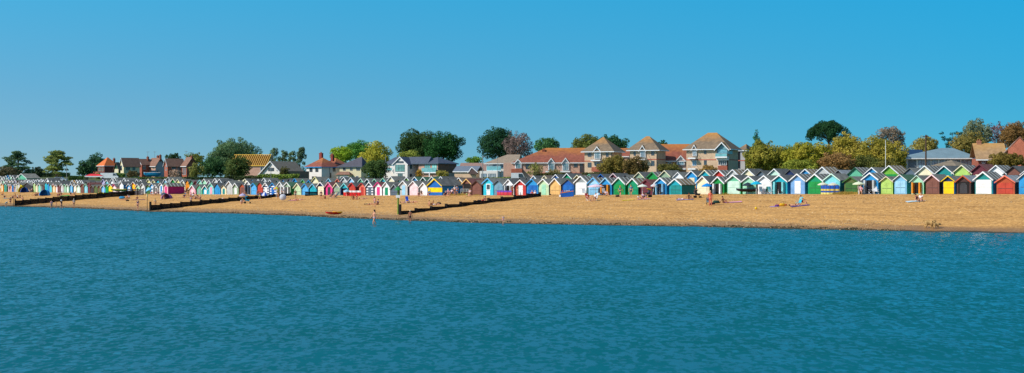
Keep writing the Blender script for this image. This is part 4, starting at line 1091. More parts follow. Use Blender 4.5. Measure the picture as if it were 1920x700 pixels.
def hedge(label, p0, p1, y0, Y, col, dep=2.0, seed=1):
    a = on(p0, Y); b_ = on(p1, Y); zt = zat(y0, Y) - a.z; L_ = b_.x - a.x; rs = np.random.RandomState(seed)
    k = int(min(9000, L_ * zt * 30 + 300)); P = np.stack([rs.uniform(0, L_, k), rs.uniform(0, dep, k), rs.uniform(0, zt, k)], 1)
    f = rs.randint(0, 2, k); P[f == 0, 1] = rs.uniform(0, .25, (f == 0).sum()); P[f == 1, 2] = zt + rs.uniform(-.25, .12, (f == 1).sum())
    P[:, 2] *= 1 + .05 * np.sin(P[:, 0] * .8 + seed)
    n1 = rs.normal(size=(k, 3)) + [0, -.6, .5]; n1 /= np.linalg.norm(n1, axis=1)[:, None]; t1 = np.cross(n1, rs.normal(size=(k, 3))); t1 /= np.linalg.norm(t1, axis=1)[:, None]; t2 = np.cross(n1, t1)
    V = np.stack([P - t1 * .25, P - t2 * .2, P + t1 * .25, P + t2 * .2], 1).reshape(-1, 3)
    root = empty('hedge', a, 0, label, 'hedge', 'hedges behind the huts')
    MB().box(.1, L_ - .1, .3, dep - .2, -1.5, max(.1, zt - .3)).build('inner_shade_core', leafmat(tuple(v * .6 for v in col)), root)  # solid core, leaf colour darkened to paint the shade inside the hedge
    me = bpy.data.meshes.new('foliage'); me.from_pydata(V.tolist(), [], np.arange(4 * k).reshape(-1, 4).tolist()); me.materials.append(leafmat(col)); o = bpy.data.objects.new('foliage', me); COL.objects.link(o); o.parent = root
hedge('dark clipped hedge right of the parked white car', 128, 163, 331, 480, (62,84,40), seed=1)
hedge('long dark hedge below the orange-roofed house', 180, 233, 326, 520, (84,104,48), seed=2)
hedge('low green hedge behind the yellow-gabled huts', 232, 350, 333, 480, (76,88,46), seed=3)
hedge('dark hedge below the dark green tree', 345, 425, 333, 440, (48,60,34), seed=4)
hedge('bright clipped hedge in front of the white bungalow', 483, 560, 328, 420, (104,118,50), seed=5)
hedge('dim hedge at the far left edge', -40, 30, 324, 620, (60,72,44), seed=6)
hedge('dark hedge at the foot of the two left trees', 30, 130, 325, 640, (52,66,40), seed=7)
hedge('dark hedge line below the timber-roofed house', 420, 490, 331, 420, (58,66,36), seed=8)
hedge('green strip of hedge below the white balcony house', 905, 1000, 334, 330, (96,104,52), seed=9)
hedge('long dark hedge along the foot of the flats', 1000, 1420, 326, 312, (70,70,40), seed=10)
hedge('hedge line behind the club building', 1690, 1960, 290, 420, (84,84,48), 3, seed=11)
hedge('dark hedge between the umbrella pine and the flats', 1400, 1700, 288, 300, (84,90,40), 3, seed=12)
o = hut(*rowpt(52, Q0 + .6), gz(*rowpt(52, Q0)), 5.6, 2.5, 3.5, 'charcoal', 'none', 'n', 'charcoal', 'g', pitch=.3)
o.name = 'long_shed'; tag(o, 'long low dark shed with grey roof among the far left huts', 'shed')
o = hut(*rowpt(41, Q0 + 11.5), gz(*rowpt(41, Q0 + 12)), 6.5, 4.2, 4, 'seagreen', 'white', 'n', 'white', 'g', pitch=.4)
o.name = 'green_shed'; tag(o, 'large green shed with pale ribbed roof behind the far left huts', 'shed')
# ------------------------------------------------------------------ groynes, beacon, poles
TIM = mat('tarred_timber', (20,17,16), .95, .3, 2, c2=(38,31,26)); 
def groyne(label, pa, ya, pb, qoff, hA, hB, n, posth=.5, rails=False):
    a = hit(pa, ya); x, y = rowpt(pb, Q0 - qoff); b_ = Vector((x, y, gz(x, y)))
    d = Vector((b_.x - a.x, b_.y - a.y)); L_ = d.length; ang = math.atan2(d.y, d.x)
    root = empty('groyne', (a.x, a.y, a.z), ang, label, 'groyne', 'timber groynes running down the beach')
    def zl(t): px, py = a.x + d.x * t, a.y + d.y * t; return gz(px, py) - a.z
    for i in range(n):
        t0, t1 = i / n, (i + 1) / n; zt = zl((t0 + t1) / 2) + hA + (hB - hA) * (t0 + t1) / 2
        q = MB(); k = 4; z0 = min(zl(t0), zl(t1)) - .6
        nb = max(2, int((zt - z0) / .24)); hh = (zt - z0) / nb
        for j in range(nb): q.box(L_ * t0 + .02, L_ * t1 - .02, -.07 + .012 * (j % 2), .07, z0 + j * hh + .006, z0 + (j + 1) * hh)
        q.build('plank_panel', TIM, root)
        e = rnd.uniform(0, .25); q = MB(); q.box(L_ * t0 - .10, L_ * t0 + .10, -.19, .075 + .12, z0 - .2, zt + (posth if i == 0 else .04 + e * .3)); q.build('post', TIM, root)
    q = MB(); q.box(L_ - .12, L_ + .12, -.2, .2, zl(1) - 1, zl(1) + hB + .15); q.build('post', TIM, root)
    return a
gA = groyne('left dark timber groyne, longest, ending in the water near the left edge', 28.5, 386.5, 262, 4, 1.15, 1.05, 17, .3)
gB = groyne('middle timber groyne with a thin marker pole at its sea end', 282, 395.5, 545, 3, 1.0, .5, 15, .6)
gC = groyne('right low timber groyne stepping down past the green beacon', 750, 403, 1012, 5, .45, .6, 10, .95)
def pole(name, label, cat, base, h, r, m, cross=0, r1=None):
    root = empty(name, base, 0, label, cat); MB().tube((0,0,-.5), (0,0,h), r, r1 or r * .8, 8).build('shaft', m, root)
    if cross:
        q = MB(); q.box(-cross, cross, -.06, .06, h - .35, h - .22); q.build('crossarm', m, root)
    return root
p = hit(746.5, 402); GRN = mat('green_paint', (40,130,60), .5, .1)
r_ = pole('beacon', 'green beacon pole with triangular topmark at the sea end of the right groyne', 'beacon', p, zat(356, p.y) - p.z, .14, mat('lime_green_pole', (120,150,50), .6, .15))
h_ = zat(357, p.y) - p.z; q = MB(); q.lathe([(.62, 0), (.60, .03), (.001, .62)], 14, (0,0,h_)); q.poly([(.6*math.cos(i*.449), .6*math.sin(i*.449), h_) for i in range(14)][::-1]); q.build('topmark', GRN, r_)
MB().box(-.32, .32, -.2, -.15, zat(371, p.y) - p.z, zat(366, p.y) - p.z).build('sign_plate', mat('white_plate', 'white'), r_)
p = gB + Vector((-.5, -.3, 0)); r_ = pole('marker_pole', 'thin marker pole with pale top at the sea end of the middle groyne', 'marker', p, zat(369, p.y) - p.z, .06, mat('dark_pole', (80,66,44)))
MB().lathe([(.001, -.02), (.13, 0), (.13, .5), (.001, .52)], 8, (0,0,zat(369, p.y) - p.z)).build('topmark', mat('cream_top', (240,210,150)), r_)
p = gA + Vector((-.3, -.3, 0)); pole('marker_pole', 'short thin pole at the sea end of the left groyne', 'marker', p, zat(373, p.y) - p.z, .08, mat('dark_pole', (80,66,44)))
WD = mat('pole_wood', (92,70,56), .9, .2); STL = mat('galvanised', (150,150,145), .5, .1)
def polex(px, yt, Y, r, m, label, cat='pole', cross=0): b_ = on(px, Y); return pole('utility_pole' if cat == 'pole' else 'street_lamp', label, cat, b_, zat(yt, Y) - b_.z, r, m, cross)
polex(1736, 253, 240, .16, WD, 'tall dark telegraph pole in front of the blue-grey metal roof', cross=.5)
polex(1660.5, 263, 240, .055, mat('white_pole', 'white'), 'thin white pole rising above the yellow-olive trees')
o = polex(905, 292, 330, .11, STL, 'tall grey lamp post left of the white balcony house', 'street lamp')
MB().box(-.1, .9, -.08, .08, 6.1, 6.22).build('lamp_arm', STL, o)
polex(933, 292, 400, .07, STL, 'slim pole in front of the white balcony house roof', 'street lamp')
polex(723, 294, 450, .12, STL, 'pale post left of the modern gabled house', 'street lamp')
polex(125, 310, 480, .12, STL, 'slim pole beside the far left parked car', 'street lamp')
polex(171, 307, 560, .14, STL, 'pale post left of the orange-roofed house', 'street lamp')
polex(508, 298, 418, .09, STL, 'thin post in front of the white bungalow', 'street lamp')
for px, yt, Y in ((277, 284, 640), (290, 284, 640), (349, 283, 630)):
    polex(px, yt, Y, .07, STL, 'thin aerial mast above the roof %s' % {277: 'of the narrow chimneyed house', 290: 'left of the tallest dark chimney', 349: 'of the solar-panel house'}[px], 'aerial', .7)
# plank fence near the left groyne
a = hit(238, 366.5); b_ = hit(269, 366); d = b_ - a; root = empty('fence', a, math.atan2(d.y, d.x), 'weathered grey plank fence at the top of the beach, left of the pink parasol group', 'fence')
q = MB()
for i in range(4): q.box(0, d.length, -.05, .05, .1 + i * .36, .38 + i * .36)
q.build('plank_panel', mat('weathered_planks', (92,84,88), .9, .2, 2), root)
for i in range(4): x = d.length * i / 3; MB().box(x - .1, x + .1, -.16, -.052, -.5, 1.75).build('post', TIM, root)
a = hit(572, 368); b_ = hit(596, 366.5); d = b_ - a; root = empty('fence', a, math.atan2(d.y, d.x), 'low dark plank barrier below the pale blue and turquoise huts', 'fence')
q = MB()
for i in range(3): q.box(0, d.length, -.05, .05, i * .3, .26 + i * .3)
q.build('plank_panel', TIM, root)
# ------------------------------------------------------------------ boats, kayak, vehicles
def hull(mb, L_, W_, H_, n=14, rake=.35):
    rows = []
    for i in range(n + 1):
        f = i / n; x = (f - .5) * L_; wv = W_ / 2 * (1 - abs(2 * f - 1) ** 2.6) ** .7 + .02; kz = H_ * .12 + H_ * .55 * abs(2 * f - 1) ** 4; sh = H_ * (1 + .18 * abs(2 * f - 1) ** 2)
        rows.append([(x, -wv, sh), (x, -wv * .85, sh * .55), (x, -wv * .25, kz), (x, wv * .25, kz), (x, wv * .85, sh * .55), (x, wv, sh)])
    k = len(mb.v)
    for r in rows: mb.v += r
    for i in range(n):
        for j in range(5): a = k + i * 6 + j; mb.f.append((a, a + 6, a + 7, a + 1))
        a = k + i * 6; mb.f.append((a, a + 5, a + 11, a + 6))
    return mb
p = on(286, 540); zt = p.z; root = empty('boat', p + Vector((0, 0, .6)), R(0), 'blue motor boat with white rail parked in front of the brick terrace', 'boat')
hull(MB(), 6.8, 2.2, 1.7).build('hull', mat('boat_blue', (20,140,190), .4), root)
MB().box(-3.2, 3.2, -1.0, 1.0, 1.72, 1.84).build('rail', mat('frame_white', 'white'), root); MB().box(-.3, 2.0, -.75, .75, 1.85, 2.6).build('cabin', mat('dark_cover', (30,70,90), .6), root)
q = MB()
for x in (-1.6, 1.6): q.box(x - .1, x + .1, -.8, .8, -.6, .5)
q.build('cradle', mat('iron', 'charcoal', .5), root)
def boat(px, py, name, label, L_, W_, H_, col, trim, rz=0, cat='boat', up=.05):
    root = empty(name, hit(px, py) + Vector((0, 0, up)), rz, label, cat); hull(MB(), L_, W_, H_).build('hull', mat('hull_' + label[:8].replace(' ', '_'), col, .45), root)
    q = MB(); n = 14
    for sg in (-1, 1):
        pr = None
        for i in range(n + 1):
            f = i / n; wv = W_ / 2 * (1 - abs(2 * f - 1) ** 2.6) ** .7 + .03; c = ((f - .5) * L_, sg * wv, H_ * (1 + .18 * abs(2 * f - 1) ** 2))
            if pr: q.tube(pr, c, .05, n=5)
            pr = c
    q.build('gunwale', mat('gunwale_' + str(trim), trim, .5), root); return root
boat(227, 361.5, 'rowing_boat', 'green rowing boat with bright yellow rim in front of the left huts', 5.2, 1.4, .55, (30,110,70), (230,220,60), R(-10), up=.5)
boat(223, 365.5, 'rowing_boat', 'dark plum dinghy lying below the green and yellow boat', 5.4, 1.5, .6, (86,66,86), (60,50,62), R(-14))
boat(1402, 363.5, 'inflatable_boat', 'black inflatable boat resting below the navy parasol', 3.4, 1.3, .45, (30,36,48), (40,48,60), R(-6), up=.3)
# red and yellow kayak
root = empty('kayak', hit(626, 402.5) + Vector((0,0,.02)), R(14), 'red and yellow kayak lying on the sand near the water', 'kayak')
hull(MB(), 3.0, 1.0, .42).build('hull', mat('kayak_plastic', (215,30,20), .35, .05), root)
root.scale = (.85,.85,.85); q = hull(MB(), 1.75, 1.02, .36); q.v = [(x + .66, y, z + .13) for x, y, z in q.v]; q.build('deck', mat('kayak_yellow', (245,195,20), .4), root)
q = MB(); q.ell((.1, 0, .38), (.28, .16, .05)); q.build('seat', mat('kayak_seat', (60,20,20), .6), root)
# upended blue boat with lettering strokes
p = hit(1063, 369.5); p.y -= .3
root = empty('boat', p, R(-12), 'blue dinghy cover with orange stripe and white lettering, propped before the cobalt hut', 'boat')
q = MB(); prof = [(-1.05, -.05), (1.05, .1), (1.15, 1.1), (.75, 1.55), (-.9, 1.15)]
prof = [(-1.15, .25), (-.95, -.1), (1.1, .12), (1.12, 1.35), (-1.0, .95)]
q.prism(prof, -.28, .28); q.build('hull', mat('dinghy_blue', (14,90,180), .5, .15, 1), root)
q = MB(); q.prism([(-1.12, .58), (1.13, .92), (1.13, 1.02), (-1.12, .68)], -.31, -.284); q.build('stripe', mat('dinghy_stripe', (235,140,50), .5), root)
q = MB()
for x, w_, h_ in ((-.42,.05,.2),(-.34,.12,.04),(-.2,.04,.13),(-.1,.1,.13),(.06,.05,.13),(.14,.09,.1),(.3,.04,.18),(.38,.1,.1)): zz = .93 + .16 * x; q.prism([(x, zz), (x + w_, zz), (x + w_ + .05, zz + h_), (x + .05, zz + h_)], -.305, -.283)
q.build('lettering', mat('frame_white', 'white'), root)
q = MB(); 
for z0, x0 in ((1.08, -.80), (.98, -.72), (.86, -.80)): q.box(x0, x0 + .16, -.305, -.283, z0 - .1, z0 - .03)
q.build('emblem', mat('emblem_red', (230,80,50)), root)
MB().box(-1.25, -.95, -.4, .1, .0, .35).build('transom', mat('frame_white', 'white'), root)
def car(px, Y, label, col, rz=0, L_=4.3, van=False, name='parked_car'):
    p = on(px, Y); root = empty(name, p, rz, label, 'van' if van else 'car'); h = 1.45 if not van else 2.3
    if van: pr = [(-L_/2, .35), (L_/2, .35), (L_/2, 1.1), (L_/2 - .5, 1.25), (L_/2 - 1.0, h), (-L_/2, h)]
    else: pr = [(-L_/2, .3), (L_/2, .3), (L_/2, .75), (L_/2 - 1.1, .92), (L_/2 - 1.7, h), (-L_/2 + .9, h), (-L_/2 + .1, .95)]
    MB().prism(pr, -.85, .85).build('body', mat('car_paint_' + str(col), col, .25, .05, spec=.6), root)
    q = MB()
    if van: q.prism([(L_/2 - 1.9, 1.3), (L_/2 - .65, 1.3), (L_/2 - 1.05, h - .18), (L_/2 - 1.9, h - .18)], -.87, -.853)
    else: q.prism([(-L_/2 + .5, .97), (L_/2 - 1.35, .97), (L_/2 - 1.8, h - .1), (-L_/2 + 1.0, h - .1)], -.87, -.853)
    q.build('side_window', mat('window_glass', (60,72,80), .08, .35, .8, spec=.8), root)
    for x in (-L_/2 + .8, L_/2 - .8):
        for y in (-.86, .72):
            w_ = MB(); w_.tube((x, y, .33), (x, y + .16, .33), .33, n=14); o = w_.build('wheel', mat('tyre', (30,30,32), .8), root)
car(113, 470, 'white car parked at the far left behind the second-row huts', 'silver', L_=4.6)
car(206, 520, 'long white camper van behind the striped-boat huts', 'white', L_=6.5, van=True)
car(973, 322, 'white camper van with sloped nose, parked behind the red hut', 'white', L_=3.6, van=True)
car(649, 420, 'white car partly hidden behind the salmon second-row gable', 'white')
# red market stall canopy at the left
p = on(177, 470); root = empty('gazebo', p, 0, 'red and white gazebo behind the left huts', 'gazebo'); root.scale = (.8, .8, .72)
q = MB(); W_ = 3.6; q.v = [(-W_,-1.6,2.0),(W_,-1.6,2.0),(W_,1.6,2.0),(-W_,1.6,2.0),(-W_*.5,0,3.0),(W_*.5,0,3.0)]; q.f = [(0,1,5,4),(1,2,5),(2,3,4,5),(3,0,4),(3,2,1,0)]; q.build('canopy', mat('red_canvas', (225,50,60), .8), root)
q = MB(); q.box(-W_, W_, -1.62, -1.58, 1.55, 2.0); q.build('valance', mat('frame_white', 'white'), root)
for x in (-W_ + .1, W_ - .1):
    for y in (-1.5, 1.5): MB().tube((x, y, -.3), (x, y, 2.0), .05).build('leg', STL, root)
# ------------------------------------------------------------------ parasols, windbreaks, tents, chairs, towels
def parasol(px, py, y_rim, y_top, wpx, col, label, tilt=(0, 0), col2=None, name='parasol'):
    p = hit(px, py) if not isinstance(px, Vector) else px
    zr = max(.7, zat(y_rim, p.y) - p.z); zt = zat(y_top, p.y) - p.z; r = wpx / F * p.y / 2
    root = empty(name, p, 0, label, 'parasol', 'parasols opened along the beach'); root.rotation_euler = (tilt[0], tilt[1], 0)
    MB().tube((0,0,-.1), (0,0,zt + .08), .035, n=6).build('pole', mat('frame_white', 'white'), root)
    n = 16; q = MB(); q2 = MB()
    for i in range(n):
        a0, a1 = 2*math.pi*i/n, 2*math.pi*(i+1)/n; am = (a0 + a1) / 2
        t = q if (i // 2) % 2 == 0 or not col2 else q2
        def P(rr, a, z): return (rr * math.cos(a), rr * math.sin(a), z)
        zm = zr + (zt - zr) * .5
        t.poly([P(.001, am, zt), P(r*.6, a0, zm), P(r*.6, a1, zm)]); t.poly([P(r*.6, a0, zm), P(r, a0, zr + .0), P(r, a1, zr + .0), P(r*.6, a1, zm)])
        t.poly([P(r, a0, zr), P(r * .99, a0, zr - .12), P(r * .99, a1, zr - .12), P(r, a1, zr)])
    q.build('canopy', mat('canvas_' + label[:6].strip().replace(' ', '_'), col, .8, .06), root)
    if col2: q2.build('canopy_panels', mat('canvas_b_' + label[:6].strip().replace(' ', '_'), col2, .8, .06), root)
    q = MB()
    for i in range(8): a = 2 * math.pi * i / 8; q.tube((.04 * math.cos(a), .04 * math.sin(a), zt - .03), (r * .97 * math.cos(a), r * .97 * math.sin(a), zr - .02), .012, n=3)
    q.build('rib', mat('frame_white', 'white'), root)
    return root
parasol(1204.5, 367, 349.5, 345.5, 19, (225,232,215), 'pale grey-white parasol in front of the maroon hut')
parasol(1223.5, 366, 349, 344, 13, (200,225,225), 'pale striped parasol right of the maroon hut', (0, R(10)), (235,200,200))
parasol(1325.5, 365, 349, 343.5, 20, (20,140,215), 'bright blue parasol in front of the cream shuttered hut')
parasol(1402, 364, 347.5, 342, 21, (40,56,70), 'navy parasol over the black inflatable boat')
parasol(1418, 364.5, 344.8, 339.5, 21, (20,180,215), 'turquoise parasol right of the navy one')
parasol(1543, 364, 346, 342, 20, (228,222,196), 'left of the two cream parasols behind the striped windbreak')
parasol(1562, 364, 347, 343, 20, (222,212,180), 'right of the two cream parasols behind the striped windbreak')
parasol(1610, 364.5, 345, 340.5, 23, (226,234,196), 'pale green-white parasol shading the seated pink sunbather')
parasol(1117, 367, 350, 345.5, 31, (240,210,222), 'wide pink-white parasol across the pale blue hut')
parasol(455, 374, 367, 362.5, 14, (190,180,214), 'lilac parasol beside the turquoise beach trolley')
parasol(497, 372, 366, 359.5, 14, (30,90,200), 'blue and white segmented parasol on the middle groyne', (R(10), 0), (240,240,245))
parasol(490, 372, 365, 361, 16, (60,70,110), 'dark blue parasol just behind the blue and white one')
parasol(518, 372, 354.5, 349.5, 12, (200,224,60), 'lime parasol with orange panels beside the white grey hut', (0, 0), (240,150,90))
parasol(283.5, 366, 356, 350.5, 14, (120,200,230), 'pale blue tilted parasol in front of the dark green gap', (0, R(-22)))
parasol(649.5, 368, 359, 355.5, 11, (170,215,235), 'small pale blue parasol behind the red windbreak')
parasol(308.5, 372, 365.5, 361, 15, (50,84,96), 'dark teal parasol above the pink beach shelter')
parasol(196, 366, 341, 336.5, 7, (170,160,210), 'small lilac parasol above the light blue hut') if False else None
for px, Y, y1, y0, w_, c, lab in ((460, 318, 340, 335.5, 14, (232,222,180), 'cream parasol standing among the second-row huts'), (195, 385, 343, 337, 7, (150,140,205), 'small lilac parasol behind the light blue hut'), (1480, 190, 0, 0, 0, 0, '')):
    if w_: parasol(on(px, Y), 0, y1, y0, w_, c, lab)
# white parasol tipped on its side
p = hit(530.5, 377.5); root = empty('parasol', p + Vector((0, 0, .75)), 0, 'white parasol tipped onto its side on the sand', 'parasol', 'parasols opened along the beach'); root.rotation_euler = (R(70), R(25), 0)
q = MB(); q.lathe([(.001, .42), (.36, .30), (.64, .0), (.62, -.06)], 14); q.build('canopy', mat('white_canvas', (205,205,212), .8, .15, 3), root); MB().tube((0,0,.42), (0,0,-1.3), .03).build('pole', STL, root)
def strip(px0, px1, y, h, cols, label, name='windbreak', bulge=.6, cat='windbreak'):
    a, b_ = hit(px0, y), hit(px1, y); d = b_ - a; root = empty(name, a, math.atan2(d.y, d.x), label, cat); L_ = d.length; n = 5; k = len(cols)
    for j, c in enumerate(cols):
        q = MB()
        for i in range(n * 3):
            f0, f1 = i / (n * 3), (i + 1) / (n * 3)
            def yy(f): return -bulge * math.sin(math.pi * f) + .08 * math.sin(f * 2 * math.pi * n)
            z0, z1 = h * j / k, h * (j + 1) / k
            for s_ in (0, .03):
                P = [(L_*f0, yy(f0)+s_, z0), (L_*f1, yy(f1)+s_, z0), (L_*f1, yy(f1)+s_, z1), (L_*f0, yy(f0)+s_, z1)]
                q.poly(P if s_ == 0 else P[::-1])
        q.build('canvas', mat('canvas_strip_%s' % (c,), c, .8, .05), root)
    for i in range(n + 1): f = i / n; MB().tube((L_*f, -bulge*math.sin(math.pi*f) - .03, -.2), (L_*f, -bulge*math.sin(math.pi*f) - .03, h + .06), .018).build('pole', mat('pole_pale', (150,130,100)), root)
strip(644, 677, 367.5, 1.05, [(210,24,30), (214,30,34), (235,235,235)], 'red windbreak with white top band in front of the red huts')
strip(932, 961, 366.5, .85, [(200,50,70), (214,60,80), (120,70,190)], 'red and purple windbreak in front of the white open hut')
strip(1539, 1574, 364.5, 1.25, [(230,220,120), (25,80,170), (225,200,90), (25,90,180), (30,90,190)], 'blue windbreak with wavy yellow stripes below the cream parasols')
def chair(px, py, rz, label, col, recl=.5, group='folding beach chairs', frame='white', pos=None):
    p = pos or hit(px, py); root = empty('deckchair', p, rz, label, 'chair', group); c = mat('chair_canvas_%s' % (col,), col, .8, .05)
    q = MB(); q.prism([(-.25, .36), (.25, .36), (.25, .40), (-.25, .40)], -.25, .22); q.build('seat', c, root)
    q = MB(); h = .55; q.v = [(-.25,.22,.38),(.25,.22,.38),(.25,.22+recl,.38+h+.2),(-.25,.22+recl,.38+h+.2),(-.25,.26,.38),(.25,.26,.38),(.25,.26+recl,.38+h+.2),(-.25,.26+recl,.38+h+.2)]
    q.f = [(0,1,2,3),(7,6,5,4),(0,4,5,1),(1,5,6,2),(2,6,7,3),(3,7,4,0)]; q.build('backrest', c, root)
    fm = mat('chair_frame_' + frame, frame, .5)
    for x in (-.27, .27):
        for a_, b_ in (((x,-.3,0),(x,.3,.42)), ((x,.35,0),(x,-.28,.42))): MB().tube(a_, b_, .02, n=5).build('leg', fm, root)
        MB().tube((x,-.28,.58), (x,.3,.60), .02, n=5).build('armrest', fm, root)
    return root
def towel(px, py, L_, W_, rz, col, label, col2=None, name='beach_towel'):
    p = hit(px, py); c = math.cos(rz); s_ = math.sin(rz); q = MB(); n = 8; P = []
    for i in range(n + 1):
        for j in range(5):
            x, y = (i / n - .5) * L_, (j / 4 - .5) * W_; X, Y_ = p.x + c * x - s_ * y, p.y + s_ * x + c * y; P.append((x, y, gz(X, Y_) - p.z + .035 + rnd.uniform(0, .04)))
    q.v = P + [(x, y, z - .03) for x, y, z in P]; m_ = len(P)
    for i in range(n):
        for j in range(4): a = i * 5 + j; q.f += [(a, a + 5, a + 6, a + 1), (m_ + a, m_ + a + 1, m_ + a + 6, m_ + a + 5)]
    o = q.build(name, mat('towel_%s' % (col,), col, .95, .1, 2, c2=col2), None); o.location = p; o.rotation_euler = (0, 0, rz); tag(o, label, 'towel', 'towels spread on the sand'); return o
def bag(px, py, col, label, s_=.25):
    p = hit(px, py); root = empty('beach_bag', p, rnd.uniform(-.5, .5), label, 'bag', 'bags set down on the sand'); s_ *= .8; q = MB(); q.lathe([(.001, 0), (s_ * 1.1, .01), (s_ * 1.25, s_ * .4), (s_ * 1.1, s_ * .9), (s_ * .75, s_ * 1.25), (.001, s_ * 1.2)], 14); q.v = [(x * 1.3, y * .7, z) for x, y, z in q.v]; q.build('body', mat('bag_%s' % (col,), col, .8), root, True)
    q = MB(); pr = None
    for i in range(7): a = math.pi * i / 6; c = (s_ * .6 * math.cos(a), 0, s_ * 1.4 + s_ * .7 * math.sin(a)); q.tube(pr, c, .015, n=4) if pr else None; pr = c
    q.build('handle', mat('bag_strap', (50,40,40)), root); return root
def dome_tent(px, py, W_, H_, col, label, col2=None, rz=0):
    p = hit(px, py); root = empty('beach_tent', p, rz, label, 'tent'); q = MB(); n, m_ = 14, 7
    for i in range(n + 1):
        a = math.pi * 1.5 * i / n - math.pi * .25
        for j in range(m_ + 1): e = math.pi / 2 * j / m_; q.v.append((W_/2 * math.cos(e) * math.cos(a), W_/2 * math.cos(e) * math.sin(a), H_ * math.sin(e)))
    for i in range(n):
        for j in range(m_): k = i * (m_ + 1) + j; q.f.append((k, k + m_ + 1, k + m_ + 2, k + 1))
    q.build('canopy', mat('tent_%s' % (col,), col, .7, .1, 1, c2=col2), root); q = MB(); q.box(-W_*.4, W_*.4, -W_*.4, W_*.4, .01, .04); q.build('groundsheet', mat('groundsheet', (70,70,80), .8), root); return root
dome_tent(84, 367, 2.8, 1.5, (20,110,200), 'blue dome beach tent left of the green mat group', (60,160,220))
dome_tent(312.5, 373, 2.6, 1.1, (190,120,160), 'pink and purple beach shelter under the dark teal parasol', (150,90,150))
dome_tent(190, 367, 2.4, .8, (240,220,20), 'small yellow pop-up shelter on the left groyne')
dome_tent(40, 360, 1.8, 1.6, (240,210,40), 'yellow pointed pop-up tent beside the long dark shed')
dome_tent(46, 361, 2.2, 1.4, (20,80,160), 'blue pop-up tent between the yellow tent and the dark shed')
towel(121, 367.5, 2.6, 1.8, 0, (30,190,90), 'bright green mat left of the far seated pair')
towel(19, 372, 3.0, 1.8, 0, (110,190,200), 'pale turquoise mat at the far left')
towel(260, 375, 2.6, 1.2, 0, (130,60,140), 'purple towel under the lone sitter right of the left groyne')
towel(232, 375, 1.6, 1.0, 0, (230,120,110), 'salmon towel below the weathered plank fence')
towel(557, 376, 2.6, 1.2, R(5), (236,150,150), 'pink towel under the sunbathers beside the tipped white parasol')
towel(1373, 380, 2.6, 1.3, R(-3), (236,160,190), 'long pink towel right of the seated sunbather')
towel(1284, 375, 2.5, 1.6, R(0), (120,90,170), 'purple and white towel in front of the long teal hut', (225,215,235))
towel(1716, 378, 2.2, 1.4, 0, (200,220,225), 'pale blue blanket under the couple right of centre')
towel(1500, 386.5, 2.4, 1.1, R(4), (120,90,150), 'violet towel under the turquoise deckchair')
towel(1452, 388, 1.1, .8, 0, (180,150,205), 'small lilac towel left of the toys')
towel(1178, 376, 1.8, .9, R(8), (250,215,60), 'yellow towel in front of the blue-shirted man')
towel(1208, 374, 2.0, 1.2, 0, (230,160,190), 'pink towel under the family with the yellow pushchair')
towel(415, 373.5, 2.4, 1.0, R(3), (60,110,90), 'dark green towel above the middle groyne')
towel(545, 376.5, 1.2, .9, 0, (238,190,180), 'pale pink cloth right beside the tipped white parasol')
towel(907, 381.5, 1.2, .9, 0, (245,190,40), 'yellow-orange towel beside the right groyne')
bag(1343, 381.5, (30,70,60), 'dark green bag left of the seated sunbather', .4); bag(1336, 384, (60,40,50), 'dark bag at the feet of the standing red-skinned bather', .3)
bag(899, 379, (40,30,34), 'black bag beside the couple at the right groyne', .35); bag(823, 383, (40,50,50), 'dark bag right of the two sandy children', .3)
bag(229, 373, (40,140,190), 'turquoise blue bag below the dark plum dinghy', .55); bag(239, 377.5, (40,30,30), 'small black bag on open sand near the plank fence', .3)
bag(1467, 386.5, (240,180,30), 'yellow and orange toy bag left of the turquoise deckchair', .35); bag(1472, 386, (200,90,40), 'rust toy bucket beside the yellow toy bag', .22)
bag(1463, 385.5, (180,40,60), 'small red bag left of the yellow toy bag', .2); bag(1457, 387.5, (120,50,120), 'plum bag on the small lilac towel', .25)
q = MB(); q.ell((0,0,.16), (.17,.17,.17)); o = q.build('beach_ball', mat('ball_yellow', (250,205,30), .4), None, True); o.location = hit(1417.5, 393); tag(o, 'small yellow ball alone on the sand', 'ball')
bag(945, 379, (90,60,50), 'brown bag far right of the groyne couple', .2) if False else None
chair(1497, 386, R(-60), 'turquoise deckchair set on the violet towel', (20,190,215), .3); chair(764, 381, R(20), 'blue beach chair behind the lying sunbather by the beacon', (40,90,210), .25)
chair(1103.5, 377, R(30), 'red and white striped deckchair in front of the pale blue hut', (190,60,70)); chair(1116, 376.5, R(-25), 'white deckchair next to the striped one', (225,225,230))
chair(1437, 364, R(-35), 'dark green deckchair in front of the white hut', (20,90,70), .35); chair(1428, 363.5, R(10), 'white plastic chair left of the green deckchair', (240,240,240), .2)
chair(1095, 366, R(15), 'white garden chair right of the grey hut with white door', (240,240,240), .15); chair(620, 371.5, R(-55), 'left lounger of the group behind the kayak', (80,50,60), .6); chair(628.5, 371.5, R(-55), 'right lounger of the group behind the kayak', (60,66,96), .6)
chair(1633, 363.8, R(20), 'dark folding chair with patterned back by the open blue hut', (50,50,64), .3); chair(1643, 364, R(0), 'low white lounger beside the open blue hut', (240,240,244), .5)
chair(1614, 364, R(10), 'pale chair under the green-white parasol', (220,200,200), .25); chair(1446, 364.4, R(30), 'aqua beach stool between the white and turquoise huts', (120,215,220), .2)
chair(1133, 365.5, R(20), 'white bench chair in front of the orange-doored hut', (235,235,235), .15); chair(1240, 365, R(0), 'dark folding chair in the doorway of the open blue hut', (60,70,90), .3)
chair(1463, 363.8, R(0), 'dark chair in front of the open turquoise hut', (50,44,50), .2); chair(1124, 366, R(-10), 'dark folding chair left of the white bench chair', (60,60,70), .25)
